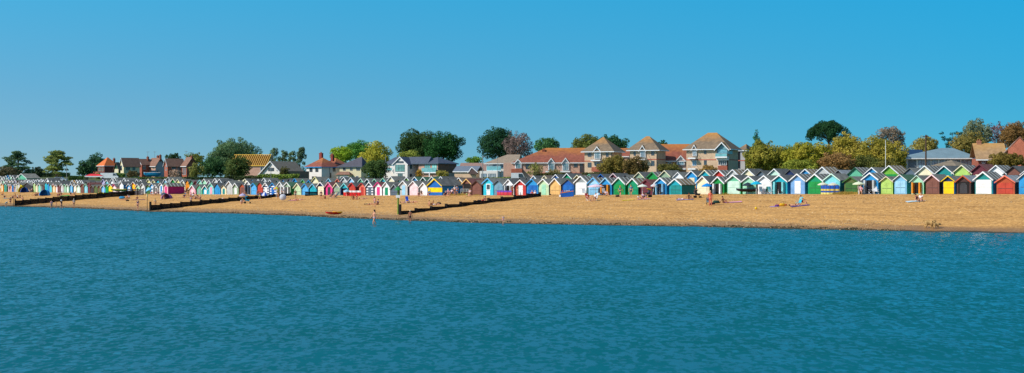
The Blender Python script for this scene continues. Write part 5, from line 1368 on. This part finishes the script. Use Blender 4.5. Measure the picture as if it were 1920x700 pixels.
def buggy(px, py, col, hood, label, rz=0, s_=1):
    root = empty('pushchair', hit(px, py), rz, label, 'pushchair'); root.scale = (s_, s_, s_); blk = mat('iron', 'charcoal', .5)
    MB().prism([(-.3, .4), (.25, .35), (.35, .6), (-.05, .6), (-.3, .95)], -.2, .2).build('seat', mat('buggy_%s' % (col,), col, .8), root)
    q = MB(); q.v = []
    for i in range(7):
        a = R(60 + 20 * i)
        for y in (-.22, .22): q.v.append((-.1 + .32 * math.cos(a), y, .8 + .3 * math.sin(a)))
    q.f = [(2*i, 2*i+1, 2*i+3, 2*i+2) for i in range(6)] + [tuple(range(0, 14, 2)), tuple(range(13, 0, -2))]; q.build('hood', mat('buggy_%s' % (hood,), hood, .8), root)
    q = MB(); q.tube((.35,-.22,.15), (-.55,-.22,1.05), .02); q.tube((.35,.22,.15), (-.55,.22,1.05), .02); q.tube((-.55,-.22,1.05), (-.55,.22,1.05), .025); q.build('frame', blk, root)
    for x, y, r in ((-.35,-.24,.16),(-.35,.24,.16),(.38,-.2,.12),(.38,.2,.12)): MB().tube((x, y - .02, r), (x, y + .02, r), r, n=12).build('wheel', mat('tyre', (30,30,32), .8), root)
buggy(1308, 371.5, (34,32,38), (30,30,36), 'black pushchair held by the person right of the long teal hut', R(15), 1.1)
buggy(1214, 370.5, (50,60,80), (250,205,20), 'pushchair with yellow hood in front of the maroon hut', R(200), 1.25)
buggy(1327.5, 384.5, (120,140,150), (110,120,130), 'small grey pushchair left of the standing red-skinned bather', R(80), .9)
buggy(464, 382, (20,150,190), (20,160,200), 'turquoise trolley with pink wheel below the lilac parasol', R(10), 1.3)
# dry beach grass tufts
def tuft(px, py, n, h, col, label):
    p = hit(px, py); q = MB(); rr = random.Random(int(px))
    for i in range(n):
        a = rr.uniform(0, 6.28); r = rr.uniform(0, 1.0) * h * 1.6; x, y = r * math.cos(a) * 1.6, r * math.sin(a) * .6; l = h * rr.uniform(.5, 1.1); dx, dy = rr.uniform(-.3, .3) * l, rr.uniform(-.3, .3) * l
        q.poly([(x - .025, y, -.05), (x + .025, y, -.05), (x + dx, y + dy, l)])
    o = q.build('beach_grass', mat('dry_grass', col, .9, .3, 2), None); o.location = p; tag(o, label, 'plant', 'tufts of beach grass')
for px, py, n, h, lab in ((1572, 364.6, 260, .42, 'dry grass clump in front of the striped windbreak'), (1586, 364.6, 260, .45, 'dry grass clump left of the dark green hut door'), (1597, 364.6, 260, .42, 'dry grass clump in front of the dark green hut'),
    (868, 364, 200, .45, 'dry grass clump below the railed porch'), (848, 364.5, 160, .4, 'dry grass clump at the end of the blue and yellow hut'), (893, 366, 80, .25, 'sparse grass in front of the brown hut'), (1361, 365.4, 60, .4, 'green weed tuft between two green huts')):
    tuft(px, py, n, h, (190,160,70), lab)
# ------------------------------------------------------------------ people and dogs
def skin(name, V, E, rad, m, parent, root=0, sub=1):
    me = bpy.data.meshes.new(name); me.from_pydata(V, E, []); o = bpy.data.objects.new(name, me); COL.objects.link(o)
    if parent: o.parent = parent
    md = o.modifiers.new('s', 'SKIN'); md.use_smooth_shade = True; md.branch_smoothing = .5
    for i, sv in enumerate(me.skin_vertices[0].data): r = rad[i]; sv.radius = r if isinstance(r, tuple) else (r, r); sv.use_root = (i == root)
    sb = o.modifiers.new('u', 'SUBSURF'); sb.levels = sub; sb.render_levels = sub
    SK.append((o, m)); return o
SK = []
V3 = Vector
def joints(kind, rr):
    up, fw = V3((0,0,1)), V3((0,-1,0)); J = {}
    if kind in ('stand', 'walk', 'carry'): P, t = V3((0,0,.93)), V3((0,-.02,1))
    elif kind == 'bend': P, t = V3((0,.1,.88)), V3((0,-.75,.65)).normalized()
    elif kind == 'sit': P, t = V3((0,0,.13)), V3((0,rr.uniform(-.15,.3),1)).normalized()
    elif kind == 'chair': P, t = V3((0,.08,.48)), V3((0,.35,.95)).normalized()
    elif kind == 'kneel': P, t = V3((0,0,.32)), V3((0,-.25,1)).normalized()
    else: P, t = V3((0,0,.13)), V3((0,1,.04)).normalized()
    J['pel'] = P; J['bel'] = P + t * .16; J['che'] = P + t * .38; J['nec'] = P + t * .54
    ht = t if kind != 'bend' else V3((0,-.6,.8)); J['hea'] = P + t * .54 + ht * .13; J['cro'] = J['hea'] + ht * .09
    J['nose'] = J['hea'] + (V3((0,-.105,0)) if kind != 'lie' else V3((0,0,.105)))
    for s, n in ((-1, 'l'), (1, 'r')):
        sh = P + t * .46 + V3((s * .17, 0, 0)); J['sh' + n] = sh; hp = P + V3((s * .09, 0, -.03)); J['hp' + n] = hp
        if kind in ('stand', 'carry'): L_ = [(s*.10,-.02,.50),(s*.11,.03,.08),(s*.12,-.14,.03)]; A = [(s*.25,.03,1.14),(s*.27,-.06,.90)] if kind == 'stand' else [(s*.25,.02,1.14),(s*.14,-.26,1.16)]
        elif kind == 'walk': L_ = [(s*.10,-.13*s-.04,.50),(s*.10,-.26*s+.06,.09),(s*.11,-.26*s-.10,.04)]; A = [(s*.25,.10*s,1.16),(s*.26,.20*s-.08,.94)]
        elif kind == 'bend': L_ = [(s*.11,-.02,.48),(s*.12,.08,.08),(s*.12,-.08,.03)]; A = [sh + V3((s*.05,-.08,-.26)), sh + V3((0,-.18,-.48))]
        elif kind == 'sit':
            if s > 0: L_ = [(s*.13,-.36,.42),(s*.13,-.56,.08),(s*.14,-.72,.04)]
            else: L_ = [(s*.15,-.42,.20),(s*.14,-.82,.08),(s*.15,-.92,.14)]
            A = [(s*.30,.18,.34),(s*.33,.30,.08)] if s < 0 else [(s*.24,-.12,.42),(s*.16,-.36,.46)]
        elif kind == 'chair': L_ = [(s*.13,-.38,.50),(s*.14,-.48,.10),(s*.14,-.62,.05)]; A = [(s*.27,.02,.72),(s*.26,-.22,.66)]
        elif kind == 'kneel': L_ = [(s*.14,-.30,.08),(s*.14,.16,.06),(s*.14,.30,.05)]; A = [(s*.22,-.16,.55),(s*.15,-.38,.40)]
        else: L_ = [(s*.10,-.42,.16 if s < 0 else .30),(s*.12,-.80,.08),(s*.12,-.88,.18)]; A = [(s*.30,.30,.10),(s*.28,.06,.07)]
        for k_, v in zip(('kn','an','to'), L_): J[k_ + n] = V3(v)
        for k_, v in zip(('el','wr'), A): J[k_ + n] = V3(v)
    return J
def person(px, py, kind, face, h, label, top=None, bot='navy', hair=(60,40,30), sk='skin', hat=None, water=False, group=None, pos=None, dz=0, onepiece=False, longhair=False):
    rr = random.Random(int(px * 7 + py)); 
    if pos: p = pos
    elif water: p = hit(px, py, True); p.z = max(p.z, -.3)
    else: p = hit(px, py)
    root = empty('person', p + V3((0,0,dz)), R(face), label, 'person', group); k = h / 1.72; root.scale = (k,) * 3
    J = joints(kind, rr); V, E, rad = [], [], []; ix = {}
    def add(n, pos_, r, par=None):
        ix[n] = len(V); V.append(tuple(pos_)); rad.append(r)
        if par: E.append((ix[par], ix[n]))
    add('pel', J['pel'], (.15,.115)); add('bel', J['bel'], (.135,.105), 'pel'); add('che', J['che'], (.17,.12), 'bel'); add('nec', J['nec'], .062, 'che'); add('hea', J['hea'], (.095,.11), 'nec'); add('cro', J['cro'], (.08,.09), 'hea'); add('nose', J['nose'], .02, 'hea')
    for n in 'lr':
        add('sh'+n, J['sh'+n], .07, 'che'); add('el'+n, J['el'+n], .05, 'sh'+n); add('wr'+n, J['wr'+n], .034, 'el'+n)
        d = (J['wr'+n] - J['el'+n]).normalized(); pm = J['wr'+n] + d * .07; add('pa'+n, pm, (.042,.024), 'wr'+n); sd_ = d.cross(V3((0,1,.3))).normalized()
        for i, l in enumerate((.075,.085,.08,.062)): add('f%d%s' % (i, n), pm + d * (l + .02) + sd_ * (i - 1.5) * .021 + V3((0,-.012,0)), .010, 'pa'+n)
        add('th'+n, pm + sd_ * -.055 + d * .02 + V3((0,-.02,0)), .012, 'pa'+n)
        add('hp'+n, J['hp'+n], .10, 'pel'); add('kn'+n, J['kn'+n], .064, 'hp'+n); add('an'+n, J['an'+n], .043, 'kn'+n); add('to'+n, J['to'+n], (.045,.03), 'an'+n)
    skin('body', V, E, rad, mat('skin_' + sk, sk, .6, .06), root)
    def cloth(name, names, edges, rs_, c): 
        skin(name, [tuple(J[n]) if isinstance(n, str) else tuple(n) for n in names], edges, rs_, mat('cloth_%s' % (c,), c, .9, .1, 3), root)
    lh = lambda n, f: J['hp'+n].lerp(J['kn'+n], f)
    if bot: cloth('shorts' if not onepiece else 'swimsuit_bottom', ['pel', J['pel'].lerp(J['bel'], .7), 'hpl', 'hpr', lh('l', .45 if not onepiece else .1), lh('r', .45 if not onepiece else .1)], [(0,1),(0,2),(0,3),(2,4),(3,5)], [(.215,.17),(.19,.155),.15,.15,.135,.135], bot)
    if top: cloth('top', [J['pel'].lerp(J['bel'], .3), 'che', J['che'].lerp(J['nec'], .4), 'shl', 'shr', J['shl'].lerp(J['ell'], .55), J['shr'].lerp(J['elr'], .55)], [(0,1),(1,2),(1,3),(1,4),(3,5),(4,6)], [(.21,.17),(.235,.175),(.12,.11),.115,.115,.10,.10], top)
    hc = J['hea'].lerp(J['cro'], .62) + (V3((0,.02,0)) if kind != 'lie' else V3((0,.02,-.02)))
    q = MB(); q.ell(hc, (.102,.112,.105)); 
    if longhair: q.ell(hc + V3((0,.06,-.14)), (.09,.06,.16))
    q.build('hair', mat('hair_%s' % (hair,), hair, .7, .2, 8), root, True)
    if hat: c = hc + V3((0,0,.03)); q = MB(); q.lathe([(.001,.13),(.1,.11),(.115,.0),(.22,-.03),(.22,-.04),(.001,-.03)], 14, tuple(c)); q.build('hat', mat('hat_%s' % (hat,), hat, .8), root)
    return root
BL, BN, GY = (215,180,110), (70,44,30), (190,185,180)
# waders and walkers at the water's edge
person(11, 388, 'bend', 60, 1.6, 'wader in turquoise swimwear leaning forward in the water at the left edge', 'turquoise', 'teal', (230,225,215), water=True)
person(19.5, 385, 'stand', 20, 1.75, 'bather in dark pink swimwear on wet sand left of the left groyne', 'maroon', 'maroon')
person(42, 381.5, 'stand', 0, 1.65, 'tanned person standing behind the sea end of the left groyne', None, 'tan')
person(96.5, 390.5, 'stand', 30, 1.9, 'wader in pale pink top before the dark planks of the left groyne', 'pink', 'slate', water=True)
person(105, 388.5, 'stand', -20, 1.2, 'small child between the pink-topped wader and the white-hatted one', 'tan', 'tan', BL)
person(115, 391, 'walk', 60, 1.95, 'wader with white hat and black swimwear', 'charcoal', 'black', hat=(240,240,235), water=True)
person(138.5, 390, 'stand', 10, 1.85, 'wader in pale top and dark red shorts, rightmost of the left-hand waders', 'dove', 'maroon', (235,230,220))
person(258.5, 394.8, 'stand', -30, 2.0, 'figure in navy wetsuit with pale hair standing at the shoreline', 'navy', 'black', (230,215,180))
person(291, 389.5, 'stand', 30, 1.7, 'pale-shirted person half hidden behind the middle groyne', 'cream', 'tan')
person(702, 420, 'walk', -60, 2.05, 'dark-haired woman in bikini wading, tallest figure in front of the beach', None, 'lilac', (50,24,20), water=True, onepiece=True, longhair=True)
person(769, 416, 'stand', 180, 1.68, 'tanned older bather in black trunks seen from behind, wading', None, 'black', (225,205,170), 'skin_dark', water=True)
person(943.5, 420.5, 'stand', 0, 1.1, 'toddler in pink at the shoreline below the right groyne', 'pale_pink', 'pink', BL)
# sunbathers on the open sand
person(702.5, 388.5, 'stand', 150, 1.65, 'person in pink top standing directly behind the wading woman', 'pink', 'grey')
person(708.5, 384, 'sit', -40, 1.7, 'seated person in dark purple beside the pink-topped stander', 'navy', 'maroon')
person(692, 384.5, 'lie', 85, 1.7, 'sunbather in black and green lying left of the pink-topped stander', 'dark_green', 'black')
person(662, 374.5, 'sit', 40, 1.7, 'dark-haired sunbather sitting just right of the red windbreak foot', None, 'black', sk='skin_dark')
person(669.5, 374.5, 'kneel', -20, 1.6, 'kneeling bather in red between two sunbathers below the red huts', 'red', 'black')
person(682, 374, 'lie', 88, 1.75, 'dark-suited sunbather lying below the red huts', None, 'navy')
person(759, 381, 'lie', 80, 1.7, 'head-propped sunbather lying right of the green beacon', None, 'navy', sk='skin')
person(775, 380.5, 'lie', 75, 1.6, 'second sunbather lying in a row right of the beacon', None, 'maroon')
person(806, 386, 'kneel', -60, 1.35, 'left child kneeling on the sand between beacon and groyne', None, 'tan', BN)
person(811, 385, 'sit', -60, 1.4, 'right child sitting on the sand between beacon and groyne', None, 'brown', BN, 'skin_dark')
person(818, 385, 'lie', 80, 1.5, 'person lying beside the two children near the right groyne', 'white', 'charcoal')
person(906, 381.5, 'sit', 30, 1.7, 'sitter in red striped top at the right groyne', 'brick_red', 'orange', BL)
person(910, 379, 'sit', -20, 1.7, 'dark-topped sitter behind the red-topped one at the right groyne', 'maroon', 'black', (60,30,30))
person(785.5, 368.5, 'sit', 30, 1.6, 'dark pink-clad sitter left in front of the white huts', 'maroon', 'charcoal')
person(790.5, 368, 'chair', 20, 1.6, 'sitter in black in front of the small white hut', 'black', 'black')
person(804.5, 368, 'chair', -30, 1.7, 'sitter in teal at the left corner of the blue and yellow hut', 'teal', 'charcoal')
person(835, 368.5, 'sit', 60, 1.8, 'sitter with outstretched bare legs before the blue and yellow hut', 'maroon', 'black', GY)
person(840.5, 367.5, 'chair', 10, 1.75, 'pale-haired sitter in patterned pink before the blue and yellow hut', 'pink', 'maroon', (235,225,210))
person(846, 367, 'chair', -30, 1.75, 'rightmost sitter before the blue and yellow hut', 'pale_pink', 'maroon', GY)
person(852.5, 365, 'stand', 170, 1.75, 'man in white top and dark shorts at the end of the blue and yellow hut', 'white', 'black', GY)
person(857, 365, 'stand', 190, 1.85, 'person in blue next to the white-topped man', 'cornflower', 'azure', BN)
person(880.5, 367.5, 'chair', -15, 1.7, 'sitter in pink with green skirt before the railed porch', 'pale_pink', 'emerald', BL)
person(876, 368.5, 'sit', 50, 1.4, 'child in yellow-green beside the pink and green sitter', 'lime', 'lime', BN)
person(961, 366.5, 'stand', 0, 1.75, 'bare-chested person in the doorway of the white open hut', None, 'rust', BN, 'skin_dark')
person(970.5, 367.5, 'stand', -60, 1.75, 'person in dark top and rust trousers before the red hut', 'olive', 'rust', BN)
person(998, 366.5, 'sit', 30, 1.6, 'pink-skinned sitter left in front of the blue hut', 'salmon', 'white', GY)
person(1003.5, 366.5, 'sit', -20, 1.6, 'white-clad sitter right in front of the blue hut', 'white', 'white', (240,235,225))
person(1104, 378, 'chair', 30, 1.8, 'sitter in red stripes occupying the striped deckchair', 'brick_red', 'maroon', (60,40,34), dz=-.02)
person(1115.5, 377.5, 'chair', -25, 1.8, 'sitter in white and black occupying the white deckchair', 'white', 'black', BN, dz=-.02)
person(1137, 367, 'sit', 20, 1.7, 'sitter in pale clothes on the step of the orange-doored hut', 'pale_pink', 'dove', BN)
person(1163, 371, 'walk', 150, 1.85, 'barefoot woman in dark green wetsuit carrying a bag before the green huts', 'teal', 'dark_teal', (200,150,90), longhair=True)
bag(1158, 369.5, (36,40,50), 'dark bag hanging beside the woman in green wetsuit', .3)
person(1183, 369.5, 'stand', -10, 1.9, 'man in bright blue T-shirt and navy shorts before the green hut', 'azure', 'navy', (120,90,60))
person(1197, 373.5, 'sit', 20, 1.1, 'small child in white left of the yellow-hooded pushchair', 'white', 'red', BN)
person(1205, 372.5, 'sit', -40, 1.7, 'woman in lilac on the pink towel beside the yellow-hooded pushchair', 'lilac', 'pink', BN, longhair=True)
person(1210.5, 373, 'kneel', 40, 1.2, 'child in royal blue beside the woman in lilac', 'royal_blue', 'hot_pink', BL)
person(1291, 373.5, 'sit', 60, 1.7, 'bare-backed sitter at the right end of the purple towel', None, 'navy', BN, 'skin_dark')
person(1278.5, 375, 'lie', 85, 1.6, 'person lying under stripes on the purple towel', 'lilac', 'white', BN)
person(1304.5, 371.5, 'stand', -70, 1.75, 'person in black holding the black pushchair', 'black', 'charcoal', (230,190,90))
person(1332, 386.5, 'stand', 170, 2.05, 'sunburnt bather in coral swimsuit standing on the open sand', 'salmon', 'salmon', (220,170,140), 'salmon')
person(1356, 381, 'sit', 60, 1.75, 'sunbather with dark hair sitting at the left end of the long pink towel', None, 'black', (50,30,24), 'skin_dark')
person(1506, 385, 'chair', 55, 1.75, 'reclining reader in pale top right of the turquoise deckchair', 'dove', 'red', (70,70,80))
person(1491, 386.8, 'lie', 80, 1.7, 'legs-out sunbather lying left of the turquoise deckchair', None, 'maroon', BN)
person(1614, 365.2, 'chair', -15, 1.7, 'white-haired bather in the chair under the pale green-white parasol', 'pink', 'pale_pink', (235,225,215), dz=.05)
person(1720, 377.8, 'sit', 60, 1.75, 'dark-topped half of the couple on the pale blue blanket', 'maroon', 'charcoal', BN)
person(1727, 377.5, 'sit', -30, 1.95, 'white-topped half of the couple on the pale blue blanket', 'white', 'slate', (170,140,110))
# middle-left groups
person(602, 375, 'stand', 0, 1.75, 'person in navy standing left of the loungers behind the kayak', 'navy', 'black', GY)
person(610, 373, 'sit', -60, 1.6, 'sitter between the navy-clad stander and the loungers', 'maroon', 'brown', BN)
person(620, 372.5, 'chair', -55, 1.75, 'person reclining on the left lounger behind the kayak', 'charcoal', 'maroon', BN)
person(628.5, 372.5, 'chair', -55, 1.75, 'person reclining on the right lounger behind the kayak', 'dove', 'charcoal', GY)
person(554, 373, 'stand', 20, 1.75, 'person in dark red top and pale shorts by the pale green hut', 'maroon', 'slate', BN)
person(551, 376, 'lie', 80, 1.6, 'sunbather lying left on the pink towel by the tipped parasol', None, 'tan')
person(562, 376, 'lie', 85, 1.6, 'sunbather lying right on the pink towel by the tipped parasol', 'salmon', 'pale_pink')
person(530, 368.5, 'stand', 10, 1.7, 'person in pale blue behind the tipped white parasol', 'pale_blue', 'dove', BN)
person(521.5, 371.5, 'stand', -10, 1.75, 'person in lime top beneath the lime parasol', 'lime', 'tan', BL)
person(483, 371.5, 'stand', 30, 1.6, 'person in red on the middle groyne left of the blue parasol', 'red', 'navy', (200,60,50))
person(487, 376, 'walk', 60, 1.7, 'person in olive leaning on the middle groyne', 'olive', 'lime', BN)
person(497, 371, 'sit', 20, 1.5, 'sitter under the blue and white parasol', 'salmon', 'white', BN)
person(455, 380, 'sit', 40, 1.7, 'sitter with dark hair left of the turquoise trolley', 'tan', 'maroon', BN)
person(452, 383, 'kneel', 50, 1.5, 'kneeling figure in white at the left of the lilac parasol group', 'white', 'black', BN)
person(459, 372, 'stand', 0, 1.7, 'person in slate behind the lilac parasol', 'slate', 'navy', BN)
person(348, 371, 'stand', 0, 1.8, 'tall person in navy at the left of the large seated group', 'navy', 'cornflower', GY)
person(352.5, 369, 'stand', 30, 1.7, 'person in olive just right of the tall navy one', 'olive', 'black', BL)
person(345.5, 371.5, 'sit', 30, 1.8, 'dark-clad sitter at the left foot of the large group', 'navy', 'charcoal', BN)
for i, (px, py, c, lab) in enumerate(((358, 369, 'pink', 'sitter in pink, highest up the beach in the large group'), (363, 371, 'maroon', 'sitter in maroon second along in the large group'), (367, 373.5, 'slate', 'sitter in slate in the middle of the large group'), (371.5, 375.5, 'brown', 'sitter in brown lower right in the large group'), (375.5, 374.5, 'black', 'sitter in black at the right end of the large group'), (361.5, 373, 'white', 'pale-clad sitter in the front row of the large group'))):
    person(px, py, 'chair' if i % 2 else 'sit', [40, 20, -30, 60, -50, 10][i], 1.75, lab, c, 'charcoal' if i % 2 else 'maroon', [BN, GY, BL][i % 3])
    if i % 2: chair(px + .5, py + .1, R(30), 'folding chair under the ' + lab[:26].replace('sitter', 'person').rstrip() + ' seat', (90,60,70), .3) if False else None
person(358, 384, 'stand', 0, 1.65, 'bather in lilac standing against the middle groyne', 'lilac', 'slate', BN)
person(404, 376, 'lie', 80, 1.6, 'tanned sunbather lying left of the dark green towel', None, 'brown', BN, 'skin_dark')
person(417, 374, 'lie', 85, 1.7, 'sunbather on the dark green towel above the middle groyne', 'teal', 'white', BN)
person(307, 374.5, 'kneel', 30, 1.6, 'figure in dark clothes crouching by the pink beach shelter', 'maroon', 'black', BN)
person(284.5, 367.5, 'chair', 20, 1.6, 'pink-skinned sitter under the tilted pale blue parasol', 'salmon', 'white', GY)
person(291.5, 367.5, 'chair', -20, 1.6, 'second sitter right of the tilted pale blue parasol', 'pale_pink', 'charcoal', GY)
person(297, 367.5, 'chair', 10, 1.6, 'sitter in navy before the white and blue hut', 'navy', 'black', BN)
person(304, 367, 'chair', 0, 1.6, 'white-topped sitter left of the long magenta hut', 'white', 'slate', BN)
person(257.5, 375, 'sit', 20, 1.7, 'lone dark-topped sitter on the purple towel', 'brown', 'maroon', BN)
person(238.5, 373, 'sit', -30, 1.6, 'pink-backed sitter below the plank fence', 'salmon', 'tan', GY)
person(242, 372.5, 'sit', 30, 1.6, 'white-topped sitter below the plank fence', 'white', 'tan', BN)
person(243.5, 366.5, 'chair', 0, 1.6, 'sitter in dark purple in front of the plank fence', 'maroon', 'navy', BN)
for i, (px, py, c, po, lab) in enumerate(((67, 367.5, 'black', 'sit', 'dark sitter left of the blue dome tent'), (70, 367, 'maroon', 'sit', 'maroon-topped sitter left of the blue dome tent'), (75.5, 366.5, 'brick_red', 'sit', 'red-topped sitter nearest the blue dome tent'), (88.5, 365.5, 'red', 'sit', 'red-topped sitter right behind the blue dome tent'),
    (109, 368.5, 'maroon', 'sit', 'leftmost sitter of the group by the green mat'), (112, 368, 'brick_red', 'sit', 'middle sitter of the group by the green mat'), (115, 366.5, 'black', 'sit', 'dark sitter touching the green mat'), (133, 369, 'black', 'chair', 'dark-clad left half of the pair right of the green mat'), (139.5, 367.5, 'brown', 'chair', 'brown-clad right half of the pair right of the green mat'),
    (5, 366, 'orange', 'sit', 'orange-topped sitter at the left edge'), (9, 372, 'charcoal', 'sit', 'dark sitter left of the turquoise mat'), (24, 372, 'maroon', 'sit', 'maroon-clad sitter right of the turquoise mat'), (28, 371, 'tan', 'kneel', 'tan-skinned figure kneeling near the far left'), (33, 372, 'white', 'sit', 'white-topped sitter with dark legs at the far left'), (37.5, 371, 'brown', 'sit', 'brown-topped sitter rightmost of the far left crowd'), (18, 359, 'orange', 'stand', 'orange-shirted stander before the far left pink huts'), (27, 360, 'green', 'stand', 'green-clad stander before the far left cream hut'), (54, 360, 'white', 'sit', 'white-topped sitter before the long dark shed'), (58.5, 360, 'lilac', 'chair', 'lilac-clad sitter before the long dark shed'))):
    person(px, py, po, (i * 47) % 120 - 60, 1.7, lab, c, 'charcoal' if i % 2 else 'navy', [BN, GY, BL][i % 3])
# two dogs
def dog(px, py, rz, label, s_=1, head_down=False):
    FAT = 1.95
    root = empty('dog', hit(px, py), rz, label, 'dog', 'dogs on the wet sand'); root.scale = (s_,) * 3
    hd_ = (.62, 0, .50) if head_down else (.55, 0, .68); V, E, rad = [], [], []; ix = {}
    def add(n, p, r, par=None):
        ix[n] = len(V); V.append(p); rad.append(tuple(v * FAT for v in r) if isinstance(r, tuple) else r * FAT)
        if par: E.append((ix[par], ix[n]))
    add('b', (0,0,.50), (.12,.13)); add('c', (.26,0,.50), (.125,.16), 'b'); add('r', (-.26,0,.52), (.11,.12), 'b'); add('n', (.42,0,.58), .085, 'c'); add('h', hd_, .09, 'n'); add('m', (hd_[0] + .15, 0, hd_[2] - .05), .05, 'h')
    add('t1', (-.42,0,.60), .035, 'r'); add('t2', (-.56,0,.76), .022, 't1')
    for s, n in ((-1,'l'),(1,'r')):
        add('e' + n, (hd_[0] - .04, s * .09, hd_[2] + .02), .028, 'h')
        add('s' + n, (.28, s*.08, .40), .06, 'c'); add('k' + n, (.26 + s*.05, s*.085, .22), .036, 's' + n); add('p' + n, (.28 + s*.08, s*.085, .03), .032, 'k' + n); add('q' + n, (.34 + s*.08, s*.085, .02), .028, 'p' + n)
        add('S' + n, (-.24, s*.08, .42), .07, 'r'); add('K' + n, (-.18 - s*.04, s*.085, .28), .05, 'S' + n); add('H' + n, (-.34 - s*.05, s*.085, .17), .032, 'K' + n); add('P' + n, (-.31 - s*.05, s*.085, .03), .03, 'H' + n); add('Q' + n, (-.25 - s*.05, s*.085, .02), .026, 'P' + n)
    skin('body', V, E, rad, mat('dog_fur', (176,132,76), .9, .2, 6, c2=(205,165,105)), root)
    q = MB(); q.ell((hd_[0] + .19, 0, hd_[2] - .045), (.022,.022,.02), 6, 4)
    for s in (-1, 1): q.ell((hd_[0] + .06, s * .05, hd_[2] + .035), (.014,.014,.014), 6, 4)
    q.build('nose_and_eyes', mat('iron', 'charcoal', .5), root, True)
dog(1741.5, 428, R(-10), 'larger sandy dog standing on wet sand, left of the pair', 1.15)
dog(1755, 428.5, R(15), 'smaller sandy dog, right of the pair, head lowered', .85, True)
# seagull-free: turn the skinned figures into plain meshes
bpy.context.view_layer.update(); dg = bpy.context.evaluated_depsgraph_get(); done = []
for o, m in SK: done.append((o, m, bpy.data.meshes.new_from_object(o.evaluated_get(dg))))
for o, m, me in done:
    o.modifiers.clear(); old = o.data; o.data = me; me.name = old.name; bpy.data.meshes.remove(old); me.materials.clear(); me.materials.append(m)
    me.polygons.foreach_set('use_smooth', [True] * len(me.polygons))
# shingle stones by the water and dried weed along the tide lines
def scatter(name, label, cat, n, t0, t1, size, m, seed, lines=None, flat=.5):
    rs = np.random.RandomState(seed); S_ = rs.uniform(s_of(-60), s_of(1990), n); W_ = np.interp(S_, ws, wq); f = rs.uniform(t0, t1, n)
    if lines is not None: f = np.choose(rs.randint(0, len(lines), n), lines) + rs.normal(0, .010, n) + .012 * np.sin(S_ * .11)
    T_ = W_ * f; q = Q0 - T_; X = CA * S_ + SA * q; Y = -SA * S_ + CA * q; Z = height(X, Y); sz = size * rs.uniform(.4, 1.2, n); a = rs.uniform(0, 6.28, n)
    P = np.stack([X, Y, Z], 1); V = []
    for k in range(4): V.append(P + np.stack([np.cos(a + k * 1.57) * sz, np.sin(a + k * 1.57) * sz * rs.uniform(.5, 1, n), -sz * .1], 1))
    V.append(P + np.stack([sz * 0, sz * 0, sz * flat], 1)); V = np.stack(V, 1).reshape(-1, 3)
    b_ = np.arange(n)[:, None] * 5; Fc = np.concatenate([b_ + np.array([[k, (k + 1) % 4, 4]]) for k in range(4)])
    me = bpy.data.meshes.new(name); me.from_pydata(V.tolist(), [], Fc.tolist()); me.materials.append(m); o = bpy.data.objects.new(name, me); COL.objects.link(o); tag(o, label, cat, kind='stuff')
scatter('shingle', 'brown and pale shingle stones along the water', 'shingle', 16000, .80, 1.0, .11, mat('shingle_stone', (120,84,52), .9, .3, 3, c2=(205,175,130)), 5)
scatter('shell_bits', 'scattered pale shells and pebbles over the beach', 'pebbles', 3500, .1, .97, .08, mat('shell', (235,215,180), .8, .1), 6)
scatter('dried_seaweed', 'dried dark seaweed along old tide lines', 'seaweed', 5000, 0, 1, .12, mat('weed', (78,52,34), .95, .2), 7, lines=[.09, .17, .30, .47], flat=.22)
scatter('wet_seaweed', 'dark wet seaweed at the water edge', 'seaweed', 7000, .955, 1.0, .15, mat('wet_weed', (62,56,30), .8, .3), 8)
#@@MORE@@
